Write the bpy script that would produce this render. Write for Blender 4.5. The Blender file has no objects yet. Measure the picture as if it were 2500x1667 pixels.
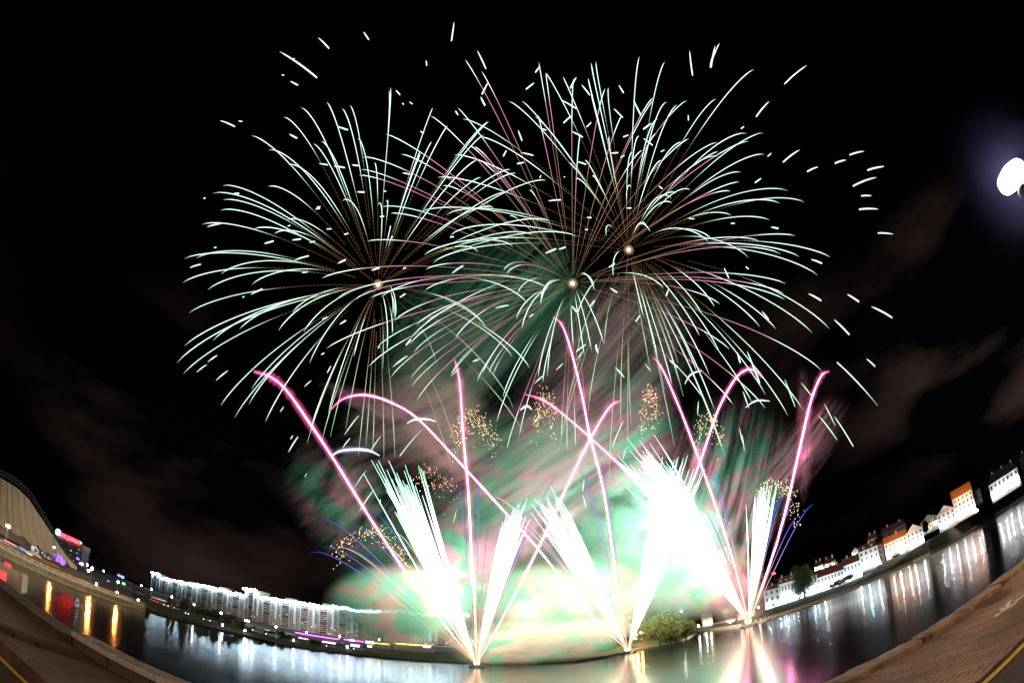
import bpy, math, random
from mathutils import Vector, Matrix
random.seed(7)
sc = bpy.context.scene
COL = sc.collection
rad = math.radians

# ------------------------------------------------------------------ camera
EYE = 12.0                      # eye height above the river
PITCH, ROLL, FPX = rad(35.911), rad(-2.0136), 1174.55
_f = Vector((0, math.cos(PITCH), math.sin(PITCH)))
_u = Vector((0, -math.sin(PITCH), math.cos(PITCH)))
_x = Vector((1, 0, 0))
CX = _x * math.cos(ROLL) + _u * math.sin(ROLL)
CU = _u * math.cos(ROLL) - _x * math.sin(ROLL)
cam = bpy.data.cameras.new("camera")
camo = bpy.data.objects.new("camera", cam)
COL.objects.link(camo)
M3 = Matrix((CX, CU, -_f)).transposed()
camo.matrix_world = Matrix.Translation((0, 0, EYE)) @ M3.to_4x4()
cam.type = 'PANO'               # the photograph is taken with a fisheye lens
cam.sensor_fit = 'HORIZONTAL'
cam.sensor_width = 36.0
cam.sensor_height = 36.0 * 682 / 1024
cam.clip_start = 0.1
cam.clip_end = 6000
cam.lens = 16.9
for tgt in (cam, getattr(cam, 'cycles', None)):
    try:
        tgt.panorama_type = 'FISHEYE_EQUISOLID'
        tgt.fisheye_lens = FPX / 2500 * 36
        tgt.fisheye_fov = math.pi
        break
    except Exception:
        pass
sc.camera = camo

# ------------------------------------------------------------------ night sky
w = bpy.data.worlds.new("World")
sc.world = w
w.use_nodes = True
nt = w.node_tree
nt.nodes.clear()
def N(t, k, **a):
    n = t.nodes.new(k)
    for q, v in a.items():
        setattr(n, q, v)
    return n
_o = N(nt, 'ShaderNodeOutputWorld'); _b = N(nt, 'ShaderNodeBackground')
_tc = N(nt, 'ShaderNodeTexCoord'); _mp = N(nt, 'ShaderNodeMapping')
_mp.inputs['Scale'].default_value = (1.6, 1.6, 4.2); _mp.inputs['Location'].default_value = (3.1, 1.2, .4)
_mp.inputs['Rotation'].default_value = (0, rad(18), 0)
_no = N(nt, 'ShaderNodeTexNoise'); _no.inputs['Scale'].default_value = 1.5; _no.inputs['Detail'].default_value = 5
_no.inputs['Roughness'].default_value = .48
_r = N(nt, 'ShaderNodeValToRGB')
_r.color_ramp.elements[0].position = .50; _r.color_ramp.elements[0].color = (.0004, .0004, .0006, 1)
_r.color_ramp.elements[1].position = .78; _r.color_ramp.elements[1].color = (.019, .0115, .0095, 1)
_sx = N(nt, 'ShaderNodeSeparateXYZ')
_mr = N(nt, 'ShaderNodeMapRange')
_mr.inputs['From Min'].default_value = .62; _mr.inputs['From Max'].default_value = .18
_mr.inputs['To Min'].default_value = 0; _mr.inputs['To Max'].default_value = 1
nt.links.new(_tc.outputs['Generated'], _mp.inputs[0]); nt.links.new(_mp.outputs[0], _no.inputs[0])
nt.links.new(_no.outputs[0], _r.inputs[0]); nt.links.new(_tc.outputs['Generated'], _sx.inputs[0])
nt.links.new(_sx.outputs[2], _mr.inputs[0]); nt.links.new(_r.outputs[0], _b.inputs[0])
def _bank(v, lo, gain):
    dt = N(nt, 'ShaderNodeVectorMath', operation='DOT_PRODUCT'); dt.inputs[1].default_value = v
    m = N(nt, 'ShaderNodeMapRange', interpolation_type='SMOOTHSTEP'); m.inputs['From Min'].default_value = lo; m.inputs['From Max'].default_value = 1; m.inputs['To Max'].default_value = gain
    nt.links.new(_tc.outputs['Generated'], dt.inputs[0]); nt.links.new(dt.outputs['Value'], m.inputs[0]); return m.outputs[0]
_a1 = N(nt, 'ShaderNodeMath', operation='MULTIPLY'); _a1.inputs[1].default_value = .30
nt.links.new(_mr.outputs[0], _a1.inputs[0]); _acc = _a1.outputs[0]
for _v, _lo, _gn in (((.86, .42, .30), .95, 2.4), ((-.62, .74, .25), .90, 1.0), ((.60, .70, .38), .95, .9)):
    _ad = N(nt, 'ShaderNodeMath', operation='ADD'); nt.links.new(_acc, _ad.inputs[0]); nt.links.new(_bank(_v, _lo, _gn), _ad.inputs[1]); _acc = _ad.outputs[0]
nt.links.new(_acc, _b.inputs[1]); nt.links.new(_b.outputs[0], _o.inputs[0])

# ------------------------------------------------------------------ exposure, sampling
sc.view_settings.view_transform = 'Standard'
sc.view_settings.look = 'None'
sc.view_settings.exposure = 0
sc.view_settings.gamma = 1
cy = sc.cycles
cy.use_denoising = True
cy.max_bounces = 6; cy.diffuse_bounces = 1; cy.glossy_bounces = 3; cy.volume_bounces = 0
cy.transparent_max_bounces = 48; cy.transmission_bounces = 2
cy.sample_clamp_indirect = 25; cy.sample_clamp_direct = 0
cy.caustics_reflective = False; cy.caustics_refractive = False
cy.volume_max_steps = 128; cy.volume_step_rate = 1.0

def lamp(name, kind, loc, energy, color, size=1.0, rot=None, size_y=None, spread=None):
    l = bpy.data.lights.new(name, kind); l.energy = energy; l.color = color
    if kind == 'AREA':
        l.size = size
        if size_y: l.shape = 'RECTANGLE'; l.size_y = size_y
    elif kind == 'SPOT':
        l.shadow_soft_size = size; l.spot_size = spread or 1.2; l.spot_blend = .6
    else: l.shadow_soft_size = size
    o = bpy.data.objects.new(name, l); COL.objects.link(o); o.location = loc
    if rot is not None: o.rotation_mode = 'QUATERNION'; o.rotation_quaternion = rot
    return o

# ------------------------------------------------------------------ reading points off the calibrated lens
def ray(px, py):
    x, y = px - 1250, 833.5 - py
    r = math.hypot(x, y); th = 2 * math.asin(min(r / 2 / FPX, 1))
    return ((CX * (x / r) + CU * (y / r)) * math.sin(th) + _f * math.cos(th)).normalized()
E0 = Vector((0, 0, EYE))
def at(px, py, z):              # where that line of sight meets height z
    d = ray(px, py); return E0 + d * ((z - EYE) / d.z)
def atd(px, py, D):             # ... at horizontal distance D
    d = ray(px, py); return E0 + d * (D / math.hypot(d.x, d.y))
def ats(px, py, S): return E0 + ray(px, py) * S   # ... at slant distance S

# ------------------------------------------------------------------ helpers
def tag(o, label=None, cat=None, group=None, kind=None):
    if label: o['label'] = label
    if cat: o['category'] = cat
    if group: o['group'] = group
    if kind: o['kind'] = kind
    return o
def empty(name, loc, label=None, cat=None, group=None, rz=0):
    o = bpy.data.objects.new(name, None); COL.objects.link(o)
    o.location = loc; o.rotation_euler = (0, 0, rz); o.empty_display_size = .1
    return tag(o, label, cat, group)
def obj(name, me, parent=None, world=True):
    o = bpy.data.objects.new(name, me); COL.objects.link(o)
    if parent is not None:
        o.parent = parent
        if world: o.matrix_parent_inverse = PM(parent).inverted()
    return o
def PM(o):
    m = o.matrix_basis
    if o.parent: m = PM(o.parent) @ o.matrix_parent_inverse @ m
    return m
class MB:
    def __init__(s): s.v = []; s.f = []; s.m = []
    def quad(s, a, b, c, d, m=0):
        n = len(s.v); s.v += [Vector(a), Vector(b), Vector(c), Vector(d)]; s.f.append((n, n+1, n+2, n+3)); s.m.append(m)
    def tri(s, a, b, c, m=0):
        n = len(s.v); s.v += [Vector(a), Vector(b), Vector(c)]; s.f.append((n, n+1, n+2)); s.m.append(m)
    def hexa(s, p, m=0):        # 8 points: bottom ring 0-3, top ring 4-7
        n = len(s.v); s.v += [Vector(q) for q in p]
        for q in ((3,2,1,0),(4,5,6,7),(0,1,5,4),(1,2,6,5),(2,3,7,6),(3,0,4,7)):
            s.f.append(tuple(n+i for i in q)); s.m.append(m)
    def box(s, c, sz, m=0, fr=None):
        X, Y, Z = fr or (Vector((1,0,0)), Vector((0,1,0)), Vector((0,0,1)))
        c = Vector(c); a, b, h = sz[0]/2, sz[1]/2, sz[2]/2
        P = [c + X*i*a + Y*j*b + Z*k*h for k in (-1, 1) for i, j in ((-1,-1),(1,-1),(1,1),(-1,1))]
        s.hexa(P, m)
    def tube(s, pts, rs, n=6, m=0, cap=True):
        pts = [Vector(p) for p in pts]
        if not hasattr(rs, '__len__'): rs = [rs]*len(pts)
        base = len(s.v); up = Vector((0, 0, 1))
        for i, p in enumerate(pts):
            t = (pts[min(i+1, len(pts)-1)] - pts[max(i-1, 0)])
            if t.length < 1e-9: t = Vector((0,0,1))
            t.normalize()
            a = t.cross(up)
            if a.length < .05: a = t.cross(Vector((0, 1, 0)))
            a.normalize(); b = t.cross(a)
            for k in range(n):
                th = 2*math.pi*k/n
                s.v.append(p + (a*math.cos(th) + b*math.sin(th))*rs[i])
        for i in range(len(pts)-1):
            for k in range(n):
                q = base + i*n; s.f.append((q+k, q+(k+1) % n, q+n+(k+1) % n, q+n+k)); s.m.append(m)
        if cap:
            s.f.append(tuple(base+k for k in range(n))[::-1]); s.m.append(m)
            q = base + (len(pts)-1)*n; s.f.append(tuple(q+k for k in range(n))); s.m.append(m)
    def ball(s, c, r, m=0, seg=8, rings=5, sc3=(1,1,1)):
        c = Vector(c); base = len(s.v)
        s.v.append(c + Vector((0,0,r*sc3[2])))
        for i in range(1, rings):
            ph = math.pi*i/rings
            for k in range(seg):
                th = 2*math.pi*k/seg
                s.v.append(c + Vector((r*math.sin(ph)*math.cos(th)*sc3[0], r*math.sin(ph)*math.sin(th)*sc3[1], r*math.cos(ph)*sc3[2])))
        s.v.append(c - Vector((0,0,r*sc3[2]))); last = len(s.v)-1
        for k in range(seg):
            s.f.append((base, base+1+k, base+1+(k+1) % seg)); s.m.append(m)
            q = base+1+(rings-2)*seg; s.f.append((last, q+(k+1) % seg, q+k)); s.m.append(m)
        for i in range(rings-2):
            for k in range(seg):
                q = base+1+i*seg; s.f.append((q+k, q+seg+k, q+seg+(k+1) % seg, q+(k+1) % seg)); s.m.append(m)
    def build(s, name, mats, parent=None, smooth=False, world=True):
        me = bpy.data.meshes.new(name)
        me.from_pydata([tuple(v) for v in s.v], [], s.f)
        if not isinstance(mats, (list, tuple)): mats = [mats]
        for mm in mats: me.materials.append(mm)
        if len(mats) > 1: me.polygons.foreach_set('material_index', s.m)
        if smooth: me.polygons.foreach_set('use_smooth', [True]*len(s.f))
        me.update()
        return obj(name, me, parent, world)

def build_each(mb, name, mats, parent):
    """one object for every separate piece collected in mb"""
    par = list(range(len(mb.v)))
    def fd(i):
        while par[i] != i: par[i] = par[par[i]]; i = par[i]
        return i
    for f in mb.f:
        for k in f[1:]: par[fd(k)] = fd(f[0])
    grp = {}
    for f, m in zip(mb.f, mb.m): grp.setdefault(fd(f[0]), []).append((f, m))
    for g_ in grp.values():
        ids = {}; n = MB()
        for f, m in g_:
            for i in f:
                if i not in ids: ids[i] = len(n.v); n.v.append(mb.v[i])
            n.f.append(tuple(ids[i] for i in f)); n.m.append(m)
        n.build(name, mats, parent)
# ------------------------------------------------------------------ materials
_M = {}
def pmat(name, col, rough=.7, var=.25, scale=3.0, metal=0, bump=0., bscale=20, coord='Object'):
    if name in _M: return _M[name]
    m = bpy.data.materials.new(name); m.use_nodes = True; t = m.node_tree
    b = t.nodes['Principled BSDF']; b.inputs['Roughness'].default_value = rough; b.inputs['Metallic'].default_value = metal
    tc = N(t, 'ShaderNodeTexCoord'); no = N(t, 'ShaderNodeTexNoise')
    no.inputs['Scale'].default_value = scale; no.inputs['Detail'].default_value = 5
    r = N(t, 'ShaderNodeValToRGB')
    r.color_ramp.elements[0].position = .3; r.color_ramp.elements[1].position = .7
    r.color_ramp.elements[0].color = (*[c*(1-var) for c in col], 1); r.color_ramp.elements[1].color = (*[min(1, c*(1+var)) for c in col], 1)
    t.links.new(tc.outputs[coord], no.inputs[0]); t.links.new(no.outputs[0], r.inputs[0]); t.links.new(r.outputs[0], b.inputs['Base Color'])
    if bump:
        n2 = N(t, 'ShaderNodeTexNoise'); n2.inputs['Scale'].default_value = bscale; n2.inputs['Detail'].default_value = 4
        bp = N(t, 'ShaderNodeBump'); bp.inputs['Strength'].default_value = bump; bp.inputs['Distance'].default_value = .05
        t.links.new(tc.outputs[coord], n2.inputs[0]); t.links.new(n2.outputs[0], bp.inputs['Height']); t.links.new(bp.outputs[0], b.inputs['Normal'])
    _M[name] = m; return m
def emat(name, col, st, sample=False, flick=0):
    if name in _M: return _M[name]
    m = bpy.data.materials.new(name); m.use_nodes = True; t = m.node_tree; t.nodes.clear()
    o = N(t, 'ShaderNodeOutputMaterial'); e = N(t, 'ShaderNodeEmission')
    e.inputs[0].default_value = (*col, 1); e.inputs[1].default_value = st
    if flick:
        tc = N(t, 'ShaderNodeTexCoord'); no = N(t, 'ShaderNodeTexNoise'); no.inputs['Scale'].default_value = flick
        mr = N(t, 'ShaderNodeMapRange'); mr.inputs['From Min'].default_value = .35; mr.inputs['From Max'].default_value = .65
        mr.inputs['To Min'].default_value = st*.3; mr.inputs['To Max'].default_value = st*1.4
        t.links.new(tc.outputs['Object'], no.inputs[0]); t.links.new(no.outputs[0], mr.inputs[0]); t.links.new(mr.outputs[0], e.inputs[1])
    t.links.new(e.outputs[0], o.inputs[0])
    m.cycles.emission_sampling = 'FRONT_BACK' if sample else 'NONE'
    _M[name] = m; return m

# ================================================================== WATER, BANKS
def water_mat():
    m = bpy.data.materials.new('river_water'); m.use_nodes = True; t = m.node_tree
    b = t.nodes['Principled BSDF']
    b.inputs['Base Color'].default_value = (.002, .003, .003, 1); b.inputs['Roughness'].default_value = .21
    b.inputs['IOR'].default_value = 1.33
    tc = N(t, 'ShaderNodeTexCoord')
    mp = N(t, 'ShaderNodeMapping'); mp.inputs['Scale'].default_value = (.05, .8, 1); mp.inputs['Rotation'].default_value = (0, 0, rad(-8))
    n1 = N(t, 'ShaderNodeTexNoise'); n1.inputs['Scale'].default_value = 1; n1.inputs['Detail'].default_value = 4
    n2 = N(t, 'ShaderNodeTexNoise'); n2.inputs['Scale'].default_value = .02; n2.inputs['Detail'].default_value = 2
    rr = N(t, 'ShaderNodeMapRange'); rr.inputs['From Min'].default_value = .35; rr.inputs['From Max'].default_value = .65
    rr.inputs['To Min'].default_value = .135; rr.inputs['To Max'].default_value = .17
    bp = N(t, 'ShaderNodeBump'); bp.inputs['Strength'].default_value = .13; bp.inputs['Distance'].default_value = .06
    L = t.links
    L.new(tc.outputs['Object'], mp.inputs[0]); L.new(mp.outputs[0], n1.inputs[0]); L.new(n1.outputs[0], bp.inputs['Height'])
    L.new(tc.outputs['Object'], n2.inputs[0]); L.new(n2.outputs[0], rr.inputs[0]); L.new(rr.outputs[0], b.inputs['Roughness'])
    mp3 = N(t, 'ShaderNodeMapping'); mp3.inputs['Scale'].default_value = (.35, 2.6, 1); mp3.inputs['Rotation'].default_value = (0, 0, rad(6))
    n3 = N(t, 'ShaderNodeTexNoise'); n3.inputs['Scale'].default_value = 1; n3.inputs['Detail'].default_value = 3
    b3 = N(t, 'ShaderNodeBump'); b3.inputs['Strength'].default_value = .10; b3.inputs['Distance'].default_value = .02
    L.new(tc.outputs['Object'], mp3.inputs[0]); L.new(mp3.outputs[0], n3.inputs[0]); L.new(n3.outputs[0], b3.inputs['Height']); L.new(bp.outputs[0], b3.inputs['Normal'])
    L.new(b3.outputs[0], b.inputs['Normal'])
    return m
wm = MB(); wm.quad((-3000, 6.6, 0), (3000, 6.6, 0), (3000, 3000, 0), (-3000, 3000, 0))
tag(wm.build('river_water', water_mat()), kind='structure')

M_lawn = pmat('lawn', (.026, .032, .010), .95, .45, .12, bump=.4, bscale=.8)
M_lawn_dry = pmat('lawn_dry', (.06, .05, .025), .95, .4, .1)
M_quay = pmat('quay_stone', (.42, .33, .22), .9, .25, .6, bump=.3, bscale=3)
M_earth = pmat('earth', (.02, .018, .014), 1, .3, .05)

# shoreline: pixel of the water's edge, pixel of the top of the bank, distance ratio
SH = [(-420, 1150, -420, 1146, 1.3), (-120, 1290, -120, 1283, 1.3),
      (0, 1352, 2, 1338, 1.0), (113, 1405, 115, 1391, 1.0), (218, 1447, 220, 1434, 1.0), (320, 1481, 321, 1471, 1.0), (354.5, 1493, 355, 1484.5, 1.0)]
def bank(name, pts, mats, wall_h, back_z, back_d=2500):
    """pts: (x, y) world shoreline points, wall height, far edge"""
    mb = MB()
    for i in range(len(pts)-1):
        (a, za, da), (b, zb, db) = pts[i], pts[i+1]
        def o(p, k, z): return Vector((p.x*k, p.y*k, z))
        rows = []
        for p, z, d in (pts[i], pts[i+1]):
            r0 = p.xy.length
            rows.append([o(p, 1, -1), o(p, 1, wall_h), o(p, 1+3/r0, wall_h+.05), o(p, d/r0, z), o(p, (d+60)/r0, z+.6), o(p, back_d/r0, max(z+.6, back_z))])
        for k in range(5):
            mb.quad(rows[0][k], rows[1][k], rows[1][k+1], rows[0][k+1], [0 if i >= 13 else 3, 0 if i >= 13 else 3, 1, 1, 2][k])
    return tag(mb.build(name, mats), kind='structure')

far_pts = []
for (sx, sy, tx, ty, dt) in [
    (300, 1459.5, 300, 1441, 420), (356, 1487, 345, 1458, 330), (412, 1505, 405, 1478, 320), (450, 1515, 445, 1491, 310),
    (543, 1541, 538, 1525, 285), (599, 1554, 596, 1540, 260), (671, 1571, 668, 1554, 245), (820, 1593, 818, 1580, 240),
    (996, 1611, 996, 1596, 240), (1126, 1618, 1126, 1603, 235), (1220, 1621, 1220, 1607, 235), (1403, 1616, 1403, 1600, 240),
    (1480, 1604, 1480, 1590, 255), (1538, 1589, 1536, 1562, 300), (1676, 1561, 1674, 1543, 330), (1704, 1543, 1703, 1528, 420),
    (1809, 1531, 1808, 1513, 430), (1870, 1515, 1866, 1489, 464), (1953, 1488, 1950, 1463, 468), (2010, 1467, 2002, 1446, 470), (2070, 1444, 2064, 1425, 472), (2110, 1426, 2106, 1406, 472), (2154, 1407, 2150, 1376, 474),
    (2230, 1372, 2219, 1346, 478), (2272, 1353, 2257, 1324, 478), (2320, 1327, 2296, 1301, 500), (2370, 1296, 2340, 1276, 505), (2430, 1257, 2385, 1246, 508), (2470, 1234, 2440, 1211, 545), (2500, 1214, 2492, 1182, 548), (2560, 1172, 2545, 1138, 600), (2700, 1080, 2690, 1040, 700)]:
    s = at(sx, sy, 0)
    t_ = atd(tx, ty, dt)
    s.z = 0
    if t_.xy.length < s.xy.length*1.04: t_ = atd(tx, ty, s.xy.length*1.06)
    far_pts.append((s, t_.z, t_.xy.length))
FAR = far_pts
bank('lawn_bank', far_pts, [M_quay, M_lawn, M_earth, pmat('dark_mud', (.03, .028, .018), .95, .4, .5)], .9, 4)
lp = []
for (sx, sy, tx, ty, k) in SH:
    s = at(sx, sy, 0); r0 = s.xy.length
    lp.append((s, 3.1, r0+30))
def bank2():
    mb = MB()
    for i in range(len(lp)-1):
        A, B = lp[i][0], lp[i+1][0]
        def o(p, k, z): return Vector((p.x*k, p.y*k, z))
        ra = [o(A, 1, -1), o(A, 1, .5), o(A, 1.002, .5), o(A, 1.002, 2.4), o(A, 1.3, 2.6), o(A, 6, 2.6)]
        rb = [o(B, 1, -1), o(B, 1, .5), o(B, 1.002, .5), o(B, 1.002, 2.4), o(B, 1.3, 2.6), o(B, 6, 2.6)]
        if i == len(lp)-2:
            rb[4] = rb[3] + Vector((-30, 8, 0)); rb[5] = rb[4] + Vector((-400, 300, 0))
        for k in range(5): mb.quad(ra[k], rb[k], rb[k+1], ra[k+1], [0, 0, 0, 1, 1][k])
    Bp = lp[-1][0]
    mb.quad(Bp+Vector((0,0,-1)), Bp+Vector((-30, 20, -1)), Bp+Vector((-30, 20, 2.4)), Bp+Vector((0,0,2.4)), 0)
    return tag(mb.build('promenade_quay', [M_quay, pmat('promenade_paving', (.10, .085, .07), .9)]), kind='structure')
bank2()

# ================================================================== NEAR PROMENADE
PZ = 10.3
def paver_mat():
    m = bpy.data.materials.new('tan_pavers'); m.use_nodes = True; t = m.node_tree; L = t.links
    b = t.nodes['Principled BSDF']; b.inputs['Roughness'].default_value = .75
    tc = N(t, 'ShaderNodeTexCoord')
    mp = N(t, 'ShaderNodeMapping'); mp.inputs['Rotation'].default_value = (0, 0, rad(90))
    br = N(t, 'ShaderNodeTexBrick'); br.inputs['Scale'].default_value = 1; br.inputs['Brick Width'].default_value = .24
    br.inputs['Row Height'].default_value = .12; br.inputs['Mortar Size'].default_value = .006; br.inputs['Mortar Smooth'].default_value = .3
    br.inputs['Color1'].default_value = (.33, .21, .145, 1); br.inputs['Color2'].default_value = (.27, .175, .12, 1); br.inputs['Mortar'].default_value = (.06, .04, .028, 1)
    n = N(t, 'ShaderNodeTexNoise'); n.inputs['Scale'].default_value = .9; n.inputs['Detail'].default_value = 6
    mr = N(t, 'ShaderNodeMapRange'); mr.inputs['From Min'].default_value = .3; mr.inputs['From Max'].default_value = .7; mr.inputs['To Min'].default_value = .55; mr.inputs['To Max'].default_value = 1.3
    mx = N(t, 'ShaderNodeMix', data_type='RGBA', blend_type='MULTIPLY'); mx.inputs[0].default_value = 1
    # every other course has a wide open joint: the dashed dark rows
    sp = N(t, 'ShaderNodeSeparateXYZ')
    def math_(op, a, bb=None):
        k = N(t, 'ShaderNodeMath', operation=op)
        for i, q in enumerate((a, bb)):
            if q is None: continue
            if isinstance(q, (int, float)): k.inputs[i].default_value = q
            else: L.new(q, k.inputs[i])
        return k.outputs[0]
    L.new(tc.outputs['Object'], sp.inputs[0])
    xx, yy = sp.outputs[0], sp.outputs[1]
    row = math_('FLOOR', math_('DIVIDE', yy, .12))
    fx = math_('FRACT', math_('ADD', math_('DIVIDE', xx, .48), math_('MULTIPLY', row, .07)))
    fy = math_('FRACT', math_('DIVIDE', yy, .12))
    a1 = math_('LESS_THAN', fx, .40); a2 = math_('LESS_THAN', fy, .28)
    dash = math_('MULTIPLY', a1, a2)
    mx2 = N(t, 'ShaderNodeMix', data_type='RGBA'); mx2.inputs[7].default_value = (.05, .033, .024, 1)
    L.new(tc.outputs['Object'], mp.inputs[0]); L.new(mp.outputs[0], br.inputs[0])
    L.new(tc.outputs['Object'], n.inputs[0]); L.new(n.outputs[0], mr.inputs[0])
    L.new(br.outputs[0], mx.inputs[6]); L.new(mr.outputs[0], mx.inputs[7])
    L.new(mx.outputs[2], mx2.inputs[6]); L.new(math_('MULTIPLY', dash, .75), mx2.inputs[0])
    L.new(mx2.outputs[2], b.inputs['Base Color'])
    bp = N(t, 'ShaderNodeBump'); bp.inputs['Strength'].default_value = .5; bp.inputs['Distance'].default_value = .01
    L.new(br.outputs[1], bp.inputs['Height']); bp.invert = True; L.new(bp.outputs[0], b.inputs['Normal'])
    return m
M_pav = paver_mat()
M_pav_grey = pmat('grey_pavers', (.13, .10, .08), .85, .3, 1.5, bump=.6, bscale=9)
M_asph = pmat('asphalt', (.055, .045, .04), .85, .25, 4, bump=.6, bscale=60)
M_gran = pmat('granite', (.27, .19, .13), .85, .5, 3.5, bump=1.0, bscale=14)
M_gran_d = pmat('dark_granite', (.10, .07, .055), .9, .5, 2.5, bump=.9, bscale=7)
M_yel = pmat('yellow_paint', (.62, .43, .06), .6, .15, 5)
M_wpaint = pmat('white_paint', (.75, .66, .58), .6, .12, 6)

g = MB(); g.quad((-600, -400, PZ-.02), (600, -400, PZ-.02), (600, 2.92, PZ-.02), (-600, 2.92, PZ-.02))
tag(g.build('road', M_asph), kind='structure')
g = MB(); g.quad((-600, 2.92, PZ-.02), (600, 2.92, PZ-.02), (600, 3.14, PZ-.02), (-600, 3.14, PZ-.02))
tag(g.build('road_edge', pmat('dark_asphalt', (.035, .028, .025), .9, .3, 5)), kind='structure')
g = MB(); g.quad((-600, 2.95, PZ-.014), (600, 2.95, PZ-.014), (600, 3.045, PZ-.014), (-600, 3.045, PZ-.014))
tag(g.build('road_line', M_yel), kind='structure')
g = MB(); g.quad((-2.5, 3.14, PZ), (600, 3.14, PZ), (600, 5.95, PZ), (-2.5, 5.95, PZ))
g.quad((-2.5, 3.14, PZ-.1), (600, 3.14, PZ-.1), (600, 3.14, PZ), (-2.5, 3.14, PZ))
tag(g.build('pavement', M_pav), kind='structure')
# left walkway: lower strip by the kerb and a step up to the part along the river
g = MB()
g.quad((-7.0, 3.36, PZ+.04), (-2.5, 3.36, PZ+.04), (-2.5, 5.35, PZ+.04), (-6.55, 5.35, PZ+.04))
g.quad((-90, 3.36, PZ+.12), (-6.72, 3.36, PZ+.12), (-6.45, 5.25, PZ+.12), (-90, 5.05, PZ+.12))
tag(g.build('walkway', M_pav_grey), kind='structure')
g = MB()
for i in range(4):
    y0, y1 = 3.36+i*.49, 3.36+(i+1)*.49-.015
    xa, xb = -6.70+.135*(i)*.98, -6.70+.135*(i+1)*.98
    g.hexa([(xa-.3, y0, PZ-.1), (xa+.03, y0, PZ-.1), (xb+.03, y1, PZ-.1), (xb-.3, y1, PZ-.1), (xa-.3, y0, PZ+.128), (xa-.02, y0, PZ+.128), (xb-.02, y1, PZ+.128), (xb-.3, y1, PZ+.128)])
tag(g.build('walkway_step', pmat('rusty_granite', (.075, .04, .02), .8, .5, 6, bump=.8, bscale=12)), kind='structure')
# kerb stones between road and walkway
rk = random.Random(3)
g = MB(); x = -60
while x < -2.4:
    L_ = .95 + rk.random()*.1
    h = .17 + rk.uniform(-.008, .008); dy = rk.uniform(-.008, .008)
    g.hexa([(x, 3.09+dy, PZ-.1), (x+L_, 3.09+dy, PZ-.1), (x+L_, 3.355, PZ-.1), (x, 3.355, PZ-.1),
            (x+.01, 3.12+dy, PZ+h), (x+L_-.02, 3.12+dy, PZ+h), (x+L_-.02, 3.355, PZ+h), (x+.01, 3.355, PZ+h)])
    x += L_ + .015
tag(g.build('kerb', M_gran_d), kind='structure')
# river wall on the left: big coping blocks, then a stretch with a white-capped face
g = MB(); x = -60
while x < -7.1:
    L_ = min(1.15, -7.0-x)
    sk = rk.uniform(-.015, .015); y0 = 5.18 + (x+7)*.02 if x > -14 else 5.04
    y0 = 5.2
    g.hexa([(x, y0+sk, PZ-.1), (x+L_-.025, y0+sk, PZ-.1), (x+L_-.025, 6.02, PZ-.1), (x, 6.02, PZ-.1),
            (x, y0+.02+sk, PZ+.27), (x+L_-.025, y0+.02+sk, PZ+.27), (x+L_-.025, 6.0, PZ+.25), (x, 6.0, PZ+.25)])
    x += L_
g.box((-33.5, 6.2, PZ/2-.5), (53, .8, PZ+.8))
o_wall = g.build('river_wall', M_gran_d); tag(o_wall, 'low dark stone river wall of big blocks along the left walkway', 'wall')
g = MB(); g2 = MB(); x = -7.0
while x < -2:
    L_ = .42
    g2.box((x+L_/2-.006, 5.42, PZ+.31), (L_-.02, .07, .09), 0)
    g2.box((x+L_/2-.006, 5.68, PZ+.345), (L_-.01, .5, .03), 1)
    x += L_
g.box((-4.5, 5.72, PZ/2+.1), (5.0, .55, PZ+.34))
for i in range(5): g.box((-6.5+i, 5.435, PZ+.16), (.97, .04, .2))
e = empty('capped_river_wall', (-4.5, 5.7, PZ), 'grey river wall with a white tiled cap at bottom left', 'wall')
g.build('wall', pmat('grey_concrete', (.12, .11, .11), .8, .25, 2, bump=.5, bscale=9), e); g2.build('cap', [pmat('white_tile', (.62, .60, .62), .5, .1, 4), M_gran], e)
# rough granite coping on the right
g = MB(); x = -2.5
while x < 90:
    L_ = 1.0 + rk.random()*.9
    nseg = 9; ins = []; outs = []
    for k in range(nseg+1):
        xx = x + (L_-.02)*k/nseg
        ed = -.05 if k in (0, nseg) else 0
        ins.append((xx, 5.93 - ed + rk.uniform(-.035, .045))); outs.append((xx, 6.60 + ed + rk.uniform(-.06, .07)))
    h = .075 + rk.uniform(-.018, .018); tl = rk.uniform(-.02, .02)
    for k in range(nseg):
        (xa, ya), (xb, yb) = ins[k], ins[k+1]; (xc, yc), (xd, yd) = outs[k], outs[k+1]
        ym = (ya+yc)/2; ha, hb = h+rk.uniform(-.012,.012), h+rk.uniform(-.012,.012)
        g.hexa([(xa, ya-.02, PZ-.4), (xb, yb-.02, PZ-.4), (xb, ym, PZ-.4), (xa, ym, PZ-.4),
                (xa, ya+.03, PZ+ha), (xb, yb+.03, PZ+ha), (xb, ym, PZ+h+.012), (xa, ym, PZ+h+.012)])
        g.hexa([(xa, ym, PZ-.4), (xb, ym, PZ-.4), (xd, yd+.02, PZ-1.2), (xc, yc+.02, PZ-1.2),
                (xa, ym, PZ+h+.012), (xb, ym, PZ+h+.012), (xd, yd, PZ+h-.02+tl), (xc, yc, PZ+h-.02+tl)])
    x += L_ + (.025 if rk.random() < .8 else .12)
tag(g.build('stone_coping', M_gran), 'rough granite coping stones edging the tan pavement above the river', 'coping')
g = MB(); g.box((58, 6.62, PZ/2-.2), (121, 1.1, PZ+.2))
g.box((58, 6.0, PZ-.6), (121, .16, 1.15))
tag(g.build('embankment_wall', M_gran_d), 'tall dark embankment wall under the granite coping', 'wall')
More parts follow.
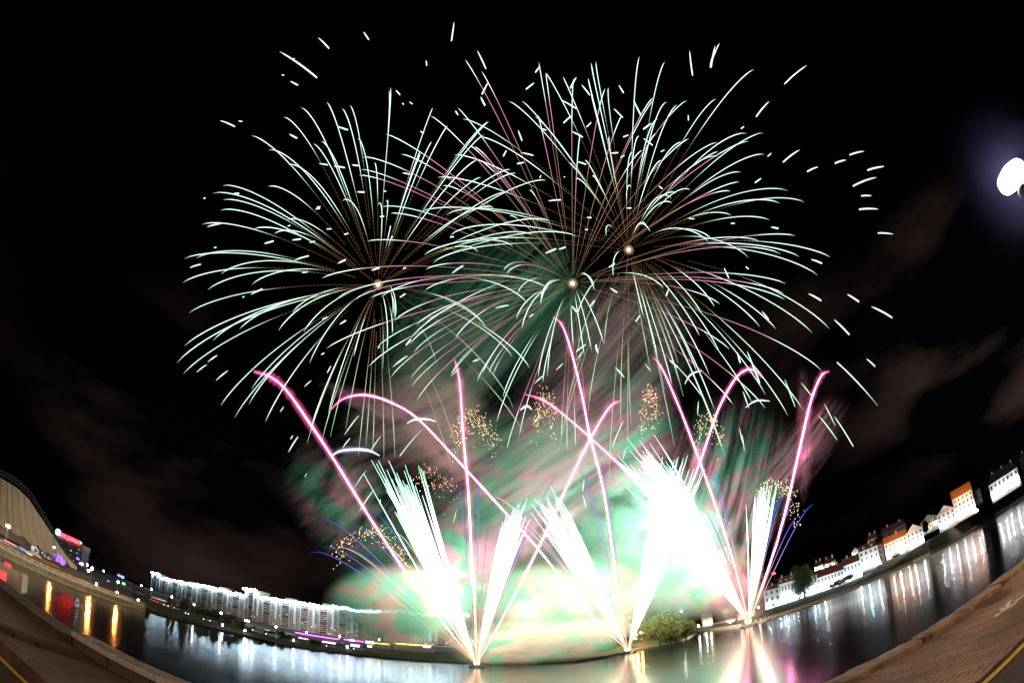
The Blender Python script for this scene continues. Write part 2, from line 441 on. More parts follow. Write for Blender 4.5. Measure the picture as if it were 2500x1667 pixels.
# dark wet patch and pedestrian marking
def flat(name, polys, mat, z, **k):
    mb = MB()
    me = bpy.data.meshes.new(name); v = []; f = []
    for p in polys:
        n = len(v); v += [(a.x, a.y, z) for a in p]; f.append(tuple(range(n, n+len(p))))
    me.from_pydata(v, [], f); me.materials.append(mat)
    o = obj(name, me); tag(o, **k); return o
def q2(x, y): return at(2320 + x/13.067, 1420 + y/13.067, PZ)
polys = [[(1380,1128),(1430,1060),(1590,980),(1615,985),(1600,1015),(1470,1110)],
         [(1565,880),(1650,820),(1690,815),(1710,835),(1640,890),(1590,905)],
         [(1590,950),(1640,900),(1720,850),(1780,790),(1745,765),(1860,620),(1980,545),(1985,560),(1890,680),(1935,715),(1930,740),(1830,850),(1780,880),(1650,965)],
         [(1820,850),(1960,745),(2130,620),(2148,625),(2100,685),(1900,830)],
         [(1965,685),(2150,540),(2352,405),(2480,320),(2490,335),(2352,440),(2150,590)]]
flat('pedestrian_marking', [[q2(*p) for p in pl] for pl in polys], M_wpaint, PZ+.005, kind='structure')
flat('damp_patch', [[q2(*p) for p in [(740,890),(1000,820),(1280,715),(1500,660),(1700,540),(2020,235),(1560,270),(1300,440),(1130,600),(900,690)]]],
     pmat('damp_pavers', (.13, .085, .06), .5, .3, 3), PZ+.004, label='dark damp stain on the tan pavers beside the coping', cat='stain')

# ================================================================== STREET LAMP on the near promenade (right)
M_pole = pmat('lamp_metal', (.16, .14, .15), .5, .2, 4, metal=.3)
def near_lamp():
    hd = atd(2478, 432, 11.5)
    base = Vector((hd.x+2.6, 2.2, PZ))
    e = empty('street_lamp', base, 'tall street lamp with a blinding white lantern at right edge of frame', 'street lamp')
    p = MB(); p.tube([base, base+Vector((0,0,4)), Vector((base.x, base.y, hd.z-.7)), Vector((base.x-.1, base.y, hd.z+.0)), hd+Vector((1.4,-.5,.06)), hd+Vector((.6,-.2,.02))], [.11, .085, .06, .05, .045, .04], 10)
    p.tube([base, base+Vector((0,0,.5))], [.17, .15], 10)
    p.build('pole', M_pole, e, True)
    c1 = ats(2470, 430, (hd-E0).length); c2 = ats(2500, 466, (hd-E0).length-.5)
    h = MB(); h.ball(c2, .20, 0, 18, 9, (1, 1, .8)); h.build('housing', M_pole, e, True)
    g_ = MB(); SL = (hd-E0).length; [g_.ball(ats(2456+30*k/6, 450-36*k/6, SL), .245+.045*math.sin(math.pi*k/6), 0, 20, 10) for k in range(7)]; g_.build('lantern', emat('lantern_glass', (.93, .9, 1), 60, True), e, True)
    return hd
HD = near_lamp()

# ================================================================== LEFT BANK: balustrade, tent hall, pavilions
M_bal = pmat('balustrade_stone', (.55, .42, .30), .85, .2, 2)
M_rail_d = pmat('railing_brown', (.16, .10, .04), .8, .3, 1)
def along(pts, step):
    out = []; 
    for a, b in zip(pts[:-1], pts[1:]):
        n = max(1, int((b-a).length/step))
        for i in range(n): out.append((a.lerp(b, i/n), (b-a).normalized(), (b-a).length/n))
    return out
rim = [Vector((p.x*1.003, p.y*1.003, 2.4)) for p, _, _ in lp if p.x > -700]
bal = empty('balustrade', rim[2], 'long pale stone balustrade on the left promenade quay', 'balustrade')
posts = MB(); railm = MB(); sl = MB(); panels = MB()
Z = Vector((0, 0, 1))
for p, d, st in along(rim[1:], 3.2):
    s_ = Vector((-d.y, d.x, 0))
    fr = (d, s_, Z)
    railm.box(p+d*st/2+Z*1.22, (st*1.0, .3, .16), 0, fr)
    railm.box(p+d*st/2+Z*.12, (st*1.0, .34, .24), 0, fr)
    posts.box(p+Z*.7, (.55, .42, 1.35), 0, fr)
    c = p+d*st/2+Z*.68
    panels.box(c+Z*.32, (st*.8, .12, .2), 0, fr); panels.box(c-Z*.30, (st*.8, .12, .2), 0, fr)
    panels.box(c+d*st*.2, (.35, .12, .6), 0, fr); panels.box(c-d*st*.2, (.35, .12, .6), 0, fr)
    for k in range(5):      # timber fenders on the wall under the balustrade
        q = p+d*st*k/5
        sl.box(Vector((q.x*.995, q.y*.995, 1.25)), (.22, .2, 1.7), 0, fr)
build_each(posts, 'post', M_bal, bal); railm.build('rail', M_bal, bal); tag(panels.build('panel', M_bal, bal), kind='stuff')
tag(sl.build('fender', M_rail_d, bal), kind='stuff')
# added unseen spots further below brighten the quay

def tent_hall():
    e = empty('tent_hall', atd(60, 1345, 300), 'large beige tensile tent roofed hall on the left bank', 'building')
    R = [(-200,1190),(-120,1150),(-70,1148),(-30,1155),(0,1166),(22,1178),(43,1192),(70,1217),(100,1262),(130,1307),(158,1350),(187,1385)]
    B = [(-230,1230),(-150,1225),(-90,1232),(-40,1255),(0,1279),(25,1292),(57,1308),(93,1332),(120,1349),(140,1361),(162,1374),(189,1387)]
    rp, bp_ = [], []
    for i, ((rx, ry), (bx, by)) in enumerate(zip(R, B)):
        t = i/(len(R)-1)
        rp.append(atd(rx, ry, 330 - 20*t)); bp_.append(atd(bx, by, 262 + 45*t))
    mb = MB(); n = len(R); K = 6; sub = 5
    grid = []
    for i in range((n-1)*sub+1):
        a, f = divmod(i, sub); f /= sub; a2 = min(a+1, n-1)
        r_ = rp[a].lerp(rp[a2], f); b_ = bp_[a].lerp(bp_[a2], f)
        b_ = b_ + Z*(-1.2*abs(math.sin(math.pi*f)))
        rowp = []
        for k in range(K+1):
            v = k/K
            q = b_.lerp(r_, v); q.z -= 3.0*math.sin(math.pi*v)*(1-.5*t)     # the membrane hangs in a curve
            q.z += (.25 if i % 2 else -.15)*(1 - v*.4)
            rowp.append(q)
        # the far side of the roof
        far = r_ + (r_ - b_).xy.to_3d()*.9 - Z*(r_.z-bp_[0].z)*.75
        rowp.append(r_.lerp(far, .5)+Z*2); rowp.append(Vector((far.x, far.y, max(far.z, 7))))
        grid.append(rowp)
    for i in range(len(grid)-1):
        for k in range(len(grid[0])-1):
            mb.quad(grid[i][k], grid[i+1][k], grid[i+1][k+1], grid[i][k+1])
    mb.build('roof', pmat('tent_membrane', (.60, .50, .37), .8, .08, .05), e, True)
    st = MB()
    for i in range(0, len(grid), 3):
        st.tube([q+Z*.12+(E0-q).normalized()*.25 for q in grid[i][:K+1]], .16, 4)
    st.build('seam', pmat('tent_seam', (.52, .43, .315), .8), e)
    # truss arch above the ridge
    tr = MB(); top = []; low = []
    for q in [rp[k].lerp(rp[k+1], j/4) for k in range(len(rp)-1) for j in range(4)]+[rp[-1]]:
        t = max(0, (q.z-8)/60); out = Vector((.55, -.1, 1)).normalized()
        top.append(q + out*(1.5+9*t)); low.append(q+out*(1.0+3.0*t))
    tr.tube(top, .35, 5); tr.tube(low, .3, 5)
    for i in range(len(top)-1):
        tr.tube([top[i], low[i+1]], .16, 4); tr.tube([low[i], top[i]], .16, 4)
    tr.build('arch_truss', pmat('teal_steel', (.03, .06, .07), .5, .2, .3), e)
    # wall under the eaves with posts and glazing
    wl = MB(); ps = MB()
    for i in range(len(grid)-1):
        a, b = grid[i][0], grid[i+1][0]
        a2, b2 = Vector((a.x*1.03, a.y*1.03, 2.6)), Vector((b.x*1.03, b.y*1.03, 2.6))
        wl.quad(a2, b2, Vector((b2.x, b2.y, b.z-.2)), Vector((a2.x, a2.y, a.z-.2)))
        for f in (0, .5):
            q = a.lerp(b, f); ps.box(Vector((q.x*1.012, q.y*1.012, (q.z+2.6)/2)), (.4, .4, q.z-2.7))
    wl.build('glass_wall', pmat('dark_glass', (.015, .015, .02), .3, .4, .2), e)
    build_each(ps, 'mullion', pmat('pale_steel', (.30, .26, .22), .5), e)
    rk2 = random.Random(11)
    lw = MB()
    for _ in range(26):
        px = rk2.uniform(70, 175); t = px/187; y = 1292 + (px-25)*.60 + rk2.uniform(6, 22)
        d = 268+45*t
        c = atd(px, y, d-1); lw.box(c, (rk2.uniform(.8, 2.0), .4, rk2.uniform(1.0, 2.6)))
    build_each(lw, 'lit_window', emat('hall_light', (.75, .85, 1), .8, flick=.4), e)
    vl = MB()
    for _ in range(22):
        px = rk2.gauss(147, 7); vl.box(atd(px, 1362 + (px-140)*.62 + rk2.uniform(-7, 5), 297), (.7, .4, rk2.uniform(.8, 2.6)))
    build_each(vl, 'violet_screen', emat('violet_light', (.35, .12, 1), 2.2), e)
    return bp_
bp_ = tent_hall()
def slab(c, d, L_, W, H):
    mb = MB(); s_ = Vector((-d.y, d.x, 0)); mb.box(c, (L_, W, H), 0, (d, s_, Z)); return mb
def prism_roof(mb, c, d, L_, W, h, m=0, over=.4, hip=0.0):
    s_ = Vector((-d.y, d.x, 0)); a = d*(L_/2+over); b = s_*(W/2+over); r = d*(L_/2+over-hip)
    A, B, Cc, D = c-a-b, c+a-b, c+a+b, c-a+b
    r0, r1 = c-r+Z*h, c+r+Z*h
    t_ = Z*-.25
    mb.quad(A, B, r1, r0, m); mb.quad(Cc, D, r0, r1, m); mb.tri(B, Cc, r1, m); mb.tri(D, A, r0, m); mb.quad(A+t_, D+t_, Cc+t_, B+t_, m)
    for p, q in ((A, B), (B, Cc), (Cc, D), (D, A)): mb.quad(p+t_, q+t_, q, p, m)
# screens and booths in front of the hall
def face_frame(px, py, px2, py2, D1, D2):
    a, b = atd(px, py, D1), atd(px2, py2, D2); d = (b-a); d.z = 0; L_ = d.length; d.normalize()
    return a, b, d, L_
a, b, d, L_ = face_frame(8, 1338, 34, 1356, 236, 238)
e = empty('kiosk', a.lerp(b, .5), 'white kiosk under a red neon strip on left promenade', 'kiosk')
slab(a.lerp(b, .5)+Z*1.0, d, L_, 3, 5.0).build('wall', pmat('white_panel', (.6, .55, .58), .6), e)
c = a.lerp(b, .5); s_ = Vector((d.y, -d.x, 0)); s_ = s_ if s_.dot(c) < 0 else -s_
mb = MB(); mb.box(c+Z*4.2+s_*1.8, (L_*1.2, .3, .8), 0, (d, s_, Z)); mb.build('neon_strip', emat('red_neon', (1, .12, .22), 5), e)
mb = MB(); prism_roof(mb, c+Z*3.5, d, L_, 3, 1); mb.build('roof', pmat('beige_canvas', (.5, .4, .27), .8), e)
a, b, d, L_ = face_frame(37, 1352, 63, 1366, 232, 234)
c = a.lerp(b, .5)+Z*1.2
e = empty('video_screen', c, 'large glowing blue video screen on left promenade', 'screen')
mb = slab(c, d, L_, .5, 5.6); mb.build('frame', M_pole, e)
s_ = Vector((d.y, -d.x, 0)); s_ = s_ if s_.dot(c) < 0 else -s_
mb = MB(); mb.box(c+s_*.35, (L_*.96, .1, 5.2), 0, (d, s_, Z)); mb.build('display', emat('blue_display', (.04, .22, 1), 3.0, flick=.55), e)
a, b, d, L_ = face_frame(63, 1366, 76, 1373, 229, 229)
c = a.lerp(b, .5)+Z*.9
e = empty('lit_booth', c, 'small brightly lit white booth beside the blue video screen', 'booth')
mb = slab(c, d, L_, 2.5, 5.2); mb.build('wall', emat('booth_light', (.95, .97, 1), 2.6), e)
mb = MB(); prism_roof(mb, c+Z*2.7, d, L_, 2.6, .8); mb.build('roof', pmat('beige_canvas', (.5, .4, .27)), e)
for k, (p1, p2, D, lb) in enumerate([((44,1336),(66,1350),245,'beige canvas pavilion roof left of the bright booth'), ((74,1346),(96,1361),240,'long sloping beige canvas pavilion right of the bright booth')]):
    a, b, d, L_ = face_frame(*p1, *p2, D, D+2); c = a.lerp(b, .5)
    e = empty('canvas_pavilion', Vector((c.x, c.y, 2.6)), lb, 'pavilion', 'canvas pavilions on the left promenade')
    mb = MB(); prism_roof(mb, c, d, L_, 5, 1.5, 0, .5, 2); mb.build('canopy', pmat('beige_canvas', (.5, .4, .27)), e)
    mb = MB(); s_ = Vector((-d.y, d.x, 0))
    for i in (-1, 1):
        for j in (-1, 1):
            q = c+d*i*L_*.48+s_*j*2.4; mb.box(Vector((q.x, q.y, (c.z+2.6)/2)), (.2, .2, c.z-2.6))
    build_each(mb, 'leg', M_pole, e)

# ------------------------------------------------------------------ office tower with the red rooftop sign
def office():
    D = 520
    a, b = atd(131, 1296, D+10), atd(203, 1330, D-10)
    zt = (a.z+b.z)/2; a.z = b.z = zt; d = (b-a).normalized(); L_ = (b-a).length; s_ = Vector((-d.y, d.x, 0)); s_ = s_ if s_.dot(a) > 0 else -s_
    c = a.lerp(b, .5)+s_*9
    e = empty('office_tower', Vector((c.x, c.y, 3)), 'dark office block with a glowing red rooftop sign behind the tent hall', 'building')
    mb = MB(); mb.box(Vector((c.x, c.y, (zt+2)/2)), (L_, 18, zt-2), 0, (d, s_, Z)); mb.build('wall', pmat('office_facade', (.05, .045, .045), .6, .3, .2), e)
    mb = MB()
    for k in range(7):
        mb.box(Vector((c.x, c.y, zt-2.4-k*4.6)), (L_+.8, 18.8, [4.6, .7, .7, .7, .7, .7, .7][k]), 0, (d, s_, Z))
    mb.build('floor_band', pmat('office_band', (.17, .13, .13), .7, .3, .1), e)
    rk2 = random.Random(5)
    cols = [('office_pink', (1, .45, .7), 1.6), ('office_green', (.05, .6, .3), 1.0), ('office_white', (.7, .8, 1), .6), ('office_dim', (.35, .36, .33), .2)]
    for k in range(22):
        nm, cc, st = cols[[3, 3, 2, 3, 0, 3, 1, 3][k % 8]]
        fx = rk2.uniform(.1, .95) if k % 8 in (0, 1, 2) else rk2.uniform(.55, .98)
        q = a + d*L_*fx - s_*.1; q.z = zt - 6.3 - 4.6*rk2.randint(0, 4)
        m2 = MB(); m2.box(q, (rk2.uniform(.8, 1.8), .3, rk2.uniform(1.0, 2.6)), 0, (d, s_, Z)); m2.build('lit_window', emat(nm, cc, st), e)
    # sign
    cu = bpy.data.curves.new('sign_text', 'FONT'); cu.body = 'БАНК ДАБРАБЫТ'; cu.size = 1; cu.extrude = .05; cu.align_x = 'LEFT'; cu.offset = .02
    to = bpy.data.objects.new('sign_text', cu); COL.objects.link(to)
    bpy.context.view_layer.update()
    me = bpy.data.meshes.new_from_object(to.evaluated_get(bpy.context.evaluated_depsgraph_get()))
    bpy.data.objects.remove(to)
    xs = [v.co.x for v in me.vertices]; W = max(xs)-min(xs)
    tl = L_*.66; k = tl/W
    for v in me.vertices: v.co = Vector(((v.co.x-min(xs))*k, v.co.y*k*1.55, v.co.z*k))
    me.materials.clear(); me.materials.append(emat('sign_red', (1, .020, .030), 22))
    so = obj('sign_lettering', me, e)
    y_ax = Z; z_ax = -s_
    Mx = Matrix((d, y_ax, z_ax)).transposed().to_4x4(); st = a + d*L_*.25 - s_*1.0; st.z = zt - 1.2
    so.matrix_basis = Matrix.Translation(st) @ Mx
    m2 = MB(); m2.ball(a+d*L_*.17-s_*1.2+Z*1.2, 3.3, 0, 12, 7); m2.build('sign_emblem', emat('emblem_light', (1, 1, 1), 4), e)
    m2 = MB(); m2.ball(a+d*L_*.94-s_*1.2+Z*1, 1.1, 0, 8, 5); m2.build('beacon', emat('beacon_light', (1, .8, .4), 3), e)
office()

# ================================================================== FAR LEFT BANK: long apartment row
def interp(tbl, x):
    if x <= tbl[0][0]: a, b = tbl[0], tbl[1]
    elif x >= tbl[-1][0]: a, b = tbl[-2], tbl[-1]
    else:
        for a, b in zip(tbl[:-1], tbl[1:]):
            if a[0] <= x <= b[0]: break
    return a[1] + (b[1]-a[1])*(x-a[0])/(b[0]-a[0])
ROOF = [(370,1404), (407,1412), (599,1450), (792,1480), (892,1490), (1038,1497), (1140,1498), (1260,1496)]
ZT = 36.0
def rowpt(px, dy=0, z=ZT):
    d = ray(px, interp(ROOF, px)); D = (ZT-EYE)/d.z*math.hypot(d.x, d.y)
    h = math.hypot(d.x, d.y); return Vector((d.x/h*D, d.y/h*D, z))
M_fac = pmat('apartment_wall', (.42, .37, .33), .85, .12, .08)
M_fac2 = pmat('apartment_dark_wall', (.17, .135, .115), .85, .2, .1)
M_win = pmat('window_glass_dark', (.02, .02, .022), .25, .4, .3)
M_pil = pmat('white_pilaster', (.60, .68, .76), .7, .06, .2)
M_corn = emat('cornice_light', (.62, .85, 1), 24, True)
M_litw = [emat('lit_window_warm', (1, .78, .5), 1.6), emat('lit_window_white', (.9, .95, 1), 1.8), emat('lit_window_blue', (.25, .5, 1), 1.2)]
edges = [371, 392, 413, 447, 484, 521, 558, 599, 632, 676, 722, 768, 815, 862, 908, 955, 1003, 1052, 1102, 1148]
rb = random.Random(21)
ordw = 'first second third fourth fifth sixth seventh eighth ninth tenth eleventh twelfth thirteenth fourteenth fifteenth sixteenth seventeenth eighteenth nineteenth'.split()
for i in range(len(edges)-1):
    A, B = rowpt(edges[i]), rowpt(edges[i+1])
    d = (B-A); d.z = 0; L_ = d.length; d.normalize(); s_ = Vector((-d.y, d.x, 0)); s_ = s_ if s_.dot(A) > 0 else -s_
    tower = i in (0, 7)
    zt = ZT + (7 if tower else rb.uniform(-1.6, 1.2)); zb = 3.4; H = zt-zb
    c = A.lerp(B, .5); c.z = zb
    lb = {0: 'pale apartment tower at the far left end of the lit row', 7: 'taller apartment block with a raised top midway along the lit row'}.get(i, 'pale apartment block with white-lit roofline, %s from the left in the row' % ordw[i])
    e = empty('apartment_block', c, lb, 'apartment block', 'apartment blocks with lit rooflines')
    fr = (d, s_, Z)
    inner = c + s_*8
    w_ = MB()
    w_.box(inner+Z*H/2, (L_-.1, 16, H), 0, fr)
    nfl = 13; fh = H/(nfl+.6)
    # projecting balcony stack in the middle, flush window bays at the sides
    bw = L_*.34
    for k in range(nfl):
        z0 = zb + fh*(k+.35)
        w_.box(Vector((c.x, c.y, z0+fh*.22))-s_*.9, (bw, 1.8, fh*.46), 0 if k % 5 else 1, fr)
        w_.box(Vector((c.x, c.y, z0+fh*.7))-s_*.12, (bw*.96, .3, fh*.5), 2, fr)
        for fx in (-.40, -.29, .29, .40):
            q = Vector((c.x, c.y, z0+fh*.45))+d*L_*fx-s_*.04; w_.box(q, (L_*.055, .3, fh*.48), 2, fr)
    w_.box(Vector((c.x, c.y, zt-1.0))-s_*.5, (L_, 1.2, .5), 1, fr)
    w_.build('wall', [M_fac, M_fac2, M_win], e)
    p = MB()
    for fx in ((-.5, -.20) if not tower else (-.45, -.2, .2, .45)):
        wd = 1.3 if fx != -.5 else 2.6
        lo = zb + H*rb.uniform(.12, .35); q = c + d*L_*fx - s_*1.0
        p.box(Vector((q.x, q.y, (lo+zt)/2)), (wd, 1.1, zt-lo), 0, fr)
    build_each(p, 'pilaster', M_pil, e)
    # cornice lights: a run of white tubes with brighter knuckles, set off the wall
    cl = MB(); n = 7
    pts = [c + d*L_*(k/n-.5) - s_*(3.6 + .5*math.sin(k*2.1)) + Z*(H-.6+.6*math.sin(k*1.7+i)) for k in range(n+1)]
    cl.tube(pts, [1.0+.75*rb.random() for _ in pts], 6)
    for fx in (-.46, 0.02, .3):
        cl.ball(c+d*L_*fx-s_*2.2+Z*(H+.1+rb.random()*.6), 1.35, 0, 8, 5)
    if tower:
        for fx in (-.3, .3): cl.tube([c+d*L_*fx-s_*2.4+Z*(H-9), c+d*L_*fx-s_*2.4+Z*(H+2.2)], .7, 6)
    cl.build('cornice_light', M_corn, e, True)
    if not tower and i % 2:
        a_ = MB(); a_.box(inner+Z*(H+2.2)+d*2, (L_*.5, 6, 3), 0, fr); a_.box(inner+Z*(H+4)+d*2, (L_*.58, 7, .5), 0, fr)
        a_.build('roof_house', M_fac2, e)
    for k in range(rb.randint(3, 8)):
        fl = rb.randint(0, nfl-1); fx = rb.choice((-.40, -.29, .29, .40, -.1, .1))
        q = Vector((c.x, c.y, zb+fh*(fl+.35)+fh*.5))+d*L_*fx-s_*(.15 if abs(fx) > .2 else .35)
        m2 = MB(); m2.box(q, (1.1, .3, fh*.42), 0, fr); m2.build('lit_window', rb.choice(M_litw[:2]+M_litw[:2]+M_litw), e)

# shopping pavilion with violet neon in front of the row
def pavilion(px0, py0, px1, py1, D, h, neon, lb, boxes):
    a, b = atd(px0, py0, D), atd(px1, py1, D-4); d = b-a; d.z = 0; L_ = d.length; d.normalize(); s_ = Vector((-d.y, d.x, 0)); s_ = s_ if s_.dot(a) > 0 else -s_
    c = a.lerp(b, .5); zt = c.z
    e = empty('shop_pavilion', Vector((c.x, c.y, 3.2)), lb, 'shop', 'low neon-lit shops under the apartment row')
    mb = MB(); mb.box(Vector((c.x, c.y, (zt+3)/2))+s_*5, (L_, 10, zt-3), 0, (d, s_, Z)); mb.build('wall', pmat('shop_wall', (.16, .14, .14), .7), e)
    mb = MB(); mb.box(c-s_*.3, (L_, .5, .55), 0, (d, s_, Z)); mb.build('neon_strip', neon, e)
    for (x0, x1, dz, hh, mt) in boxes:
        m2 = MB(); m2.box(Vector((a.x, a.y, zt-dz))+d*L_*(x0+x1)/2-s_*.25, (L_*(x1-x0), .5, hh), 0, (d, s_, Z)); m2.build('shop_front', mt, e)
V_ = emat('violet_neon', (.75, .12, 1), 5); VW = emat('violet_white_front', (.86, .6, 1), 3.2); Y_ = emat('yellow_neon', (1, .8, .12), 3.5); WF = emat('white_front', (1, 1, 1), 2.5)
pavilion(721, 1544.5, 828, 1558, 292, 4, V_, 'low shop pavilion with long violet neon roof edge and two lit signs', [(.08, .30, 3.6, 1.8, VW), (.62, .92, 3.4, 1.8, VW), (.65, 1, 6.2, .7, WF)])
pavilion(840, 1560, 888, 1565, 286, 4, V_, 'short shop pavilion with violet neon edge right of the longer one', [(.25, .55, 0, 1.1, VW), (.35, .8, 3.0, 1.4, VW), (.1, .25, 4, .8, WF)])
pavilion(892, 1567, 950, 1571, 282, 4, Y_, 'low shop with yellow neon roof edge and white sign in the smoke', [(.02, .38, 0, 1.6, WF), (.1, .28, 2.4, 1.1, WF)])
pavilion(966, 1570, 1053, 1575, 280, 4, Y_, 'low shop with long yellow neon edge beside the left barge plumes', [(.78, .98, .6, 1.3, WF)])

# faint tower blocks and town behind the smoke in the middle
def plain_block(px0, px1, ytop, ybase, D, lb, warm=12, seed=1, wallm=None):
    r_ = random.Random(seed)
    a, b = atd(px0, ybase, D), atd(px1, ybase, D); t_ = atd((px0+px1)/2, ytop, D)
    d = b-a; d.z = 0; L_ = d.length; d.normalize(); s_ = Vector((-d.y, d.x, 0)); s_ = s_ if s_.dot(a) > 0 else -s_
    zb, zt = 2.5, t_.z; c = a.lerp(b, .5); fr = (d, s_, Z); c.z = zb; H = zt-zb
    e = empty('tower_block', c, lb, 'apartment block', 'tower blocks behind the smoke')
    mb = MB(); mb.box(c+s_*7+Z*H/2, (L_, 14, H), 0, fr)
    nf = max(3, int(H/3)); nc = max(3, int(L_/3.4))
    for k in range(nf):
        for j in range(nc):
            q = c + d*L_*((j+.5)/nc-.5) + Z*(H*(k+.55)/(nf+.3)) - s_*.02
            mb.box(q, (1.5, .3, 1.5), 1, fr)
    mb.box(c+s_*7+Z*(H+1.2), (L_*.4, 8, 2.4), 0, fr)
    mb.build('wall', [wallm or M_fac, M_win], e)
    for k in range(warm):
        q = c + d*L_*((r_.randrange(nc)+.5)/nc-.5) + Z*(H*(r_.randrange(nf)+.55)/(nf+.3)) - s_*.2
        m2 = MB(); m2.box(q, (1.5, .2, 1.5), 0, fr); m2.build('lit_window', r_.choice(M_litw[:2]), e)
    m2 = MB()
    for k in range(6): m2.ball(c+d*L_*(k/5-.5)*.9-s_*.8+Z*(H+.2), .5, 0, 6, 4)
    build_each(m2, 'roof_light', emat('roof_gold_light', (1, .8, .45), 3), e)
plain_block(1150, 1196, 1478, 1590, 420, 'slim pale tower block directly behind the left firing barge', 14, 2)
plain_block(1200, 1236, 1500, 1590, 430, 'lower tower block with bright roof lamps right of the slim one', 6, 3)
plain_block(1372, 1478, 1402, 1585, 400, 'tall tower block seen through smoke left of the middle barge', 20, 4)
plain_block(1482, 1580, 1452, 1575, 410, 'wide tower block seen through green smoke above the middle barge', 22, 5)

# ================================================================== TREES
def leaf_crown(name, c, R, n, leaf, mat, seed, parent, lobes=9):
    r_ = random.Random(seed); v = []; f = []
    lob = []
    for _ in range(lobes):
        u = Vector((r_.gauss(0, 1), r_.gauss(0, 1), r_.gauss(0, .8))).normalized()
        lob.append((Vector((u.x*R[0], u.y*R[1], u.z*R[2]))*r_.uniform(.35, .68), r_.uniform(.34, .55)))
    for _ in range(n):
        lc, lr = r_.choice(lob)
        u = Vector((r_.gauss(0, 1), r_.gauss(0, 1), r_.gauss(0, 1))).normalized()*(r_.random()**.35)*lr
        p = Vector(c) + lc + Vector((u.x*R[0], u.y*R[1], u.z*R[2]))
        a = Vector((r_.gauss(0, 1), r_.gauss(0, 1), r_.gauss(0, .6))).normalized()
        b = a.cross(Vector((r_.gauss(0, 1), r_.gauss(0, 1), r_.gauss(0, 1)))).normalized()
        s = leaf*r_.uniform(.6, 1.3); k = len(v)
        v += [p-a*s, p-b*s*.55, p+a*s, p+b*s*.55]; f.append((k, k+1, k+2, k+3))
    me = bpy.data.meshes.new(name); me.from_pydata([tuple(q) for q in v], [], f); me.materials.append(mat)
    return obj(name, me, parent)
M_leafd = pmat('leaf_dark', (.035, .055, .015), .8, .45, .5)
M_leafw = pmat('leaf_olive', (.12, .125, .032), .8, .4, .35)
M_leafy = pmat('leaf_yellow', (.16, .13, .03), .8, .4, .5)
M_leafg = pmat('leaf_green', (.07, .13, .025), .8, .35, .5)
M_bark = pmat('bark', (.09, .065, .045), .95, .4, 2, bump=.6)
def tree(px, py, ptop, D, wpx, lb, mat, n=500, leaf=.7, seed=1, group=None, name='tree', cat='tree', drop=.0):
    base = atd(px, py, D); top = atd(px, ptop, D); H = top.z-base.z; W = wpx/FPX*D/2
    e = empty(name, base, lb, cat, group)
    r_ = random.Random(seed)
    t_ = MB(); tr = max(.15, H*.03)
    t_.tube([base-Z*.5, base+Z*H*.3, base+Z*H*.6+Vector((r_.uniform(-.3, .3), 0, 0)), base+Z*H*.85], [tr*1.3, tr, tr*.6, tr*.2], 7)
    for k in range(5):
        an = k*1.3+r_.random(); q = base+Z*H*(.28+.09*k)
        t_.tube([q, q+Vector((math.cos(an)*W*.35, math.sin(an)*W*.35, H*.12)), q+Vector((math.cos(an)*W*.62, math.sin(an)*W*.62, H*.22))], [tr*.5, tr*.3, tr*.1], 5)
    t_.build('trunk', M_bark, e)
    leaf_crown('crown', base+Z*H*(.56-drop), (W*1.12, W*1.0, H*(.52+drop*.6)), n, leaf, mat, seed, e, lobes=10)
    return e
# big willow by the middle barge
tree(1612, 1584, 1490, 262, 112, 'big round willow beside the middle barge, lit from the fireworks', M_leafw, 9000, .42, 5, name='willow_tree', drop=.05)
tree(1676, 1566, 1506, 280, 78, 'smaller olive bush-like willow right of the big one', M_leafw, 5200, .42, 6, name='willow_tree', drop=.06)
tree(1636, 1576, 1518, 255, 60, 'low willow crown in front, between the other two', M_leafw, 4200, .40, 8, name='willow_tree', drop=.08)
tree(1262, 1600, 1560, 262, 90, 'dark tree half hidden in green smoke right of the left barge', M_leafd, 1600, .7, 9, drop=.1)
rt = random.Random(4)
lt = [(413,1478,1456,14,0),(424,1482,1462,12,1),(438,1488,1466,16,0),(452,1492,1464,20,0),(470,1500,1472,16,1),(484,1504,1478,22,0),(498,1508,1484,30,0),(515,1512,1484,36,0),(535,1520,1487,34,0),(556,1526,1496,30,0),(574,1532,1507,22,1),(590,1538,1514,16,0),
      (618,1544,1528,18,0),(640,1552,1534,16,1),(652,1554,1538,14,0),(668,1558,1536,18,0),(685,1563,1538,20,0),(700,1566,1542,24,0),(712,1568,1550,14,1),(770,1582,1562,24,0),(350,1452,1438,12,1),(362,1458,1444,12,1)]
wordsA = ['small dark tree', 'yellowing young tree', 'rounded dark tree', 'broad dark tree']
for k, (px, py, pt, wp, yl) in enumerate(lt):
    near = ('by the road under the left tower' if px < 450 else 'in the grove below the apartments' if px < 600 else 'in the row left of the violet shop' if px < 740 else 'alone in front of the violet shop pavilion')
    lb = ('yellowing young tree ' if yl else 'dark leafy tree ') + near + ', %s from the left' % (ordw[k] if k < 19 else 'one')
    if px == 770: lb = 'round dark tree standing alone in front of the violet shop pavilion'
    if px == 350: lb = 'small yellowish tree at the left end of the far lawn'
    if px == 362: lb = 'small yellowish tree beneath the far left apartment tower'
    D = interp([(350, 330), (450, 300), (600, 262), (770, 250)], px)
    tree(px, py, pt, D, wp*1.25, lb, M_leafy if yl else M_leafd, 420 if wp < 20 else 900, .5, 30+k, 'trees along the far left bank')
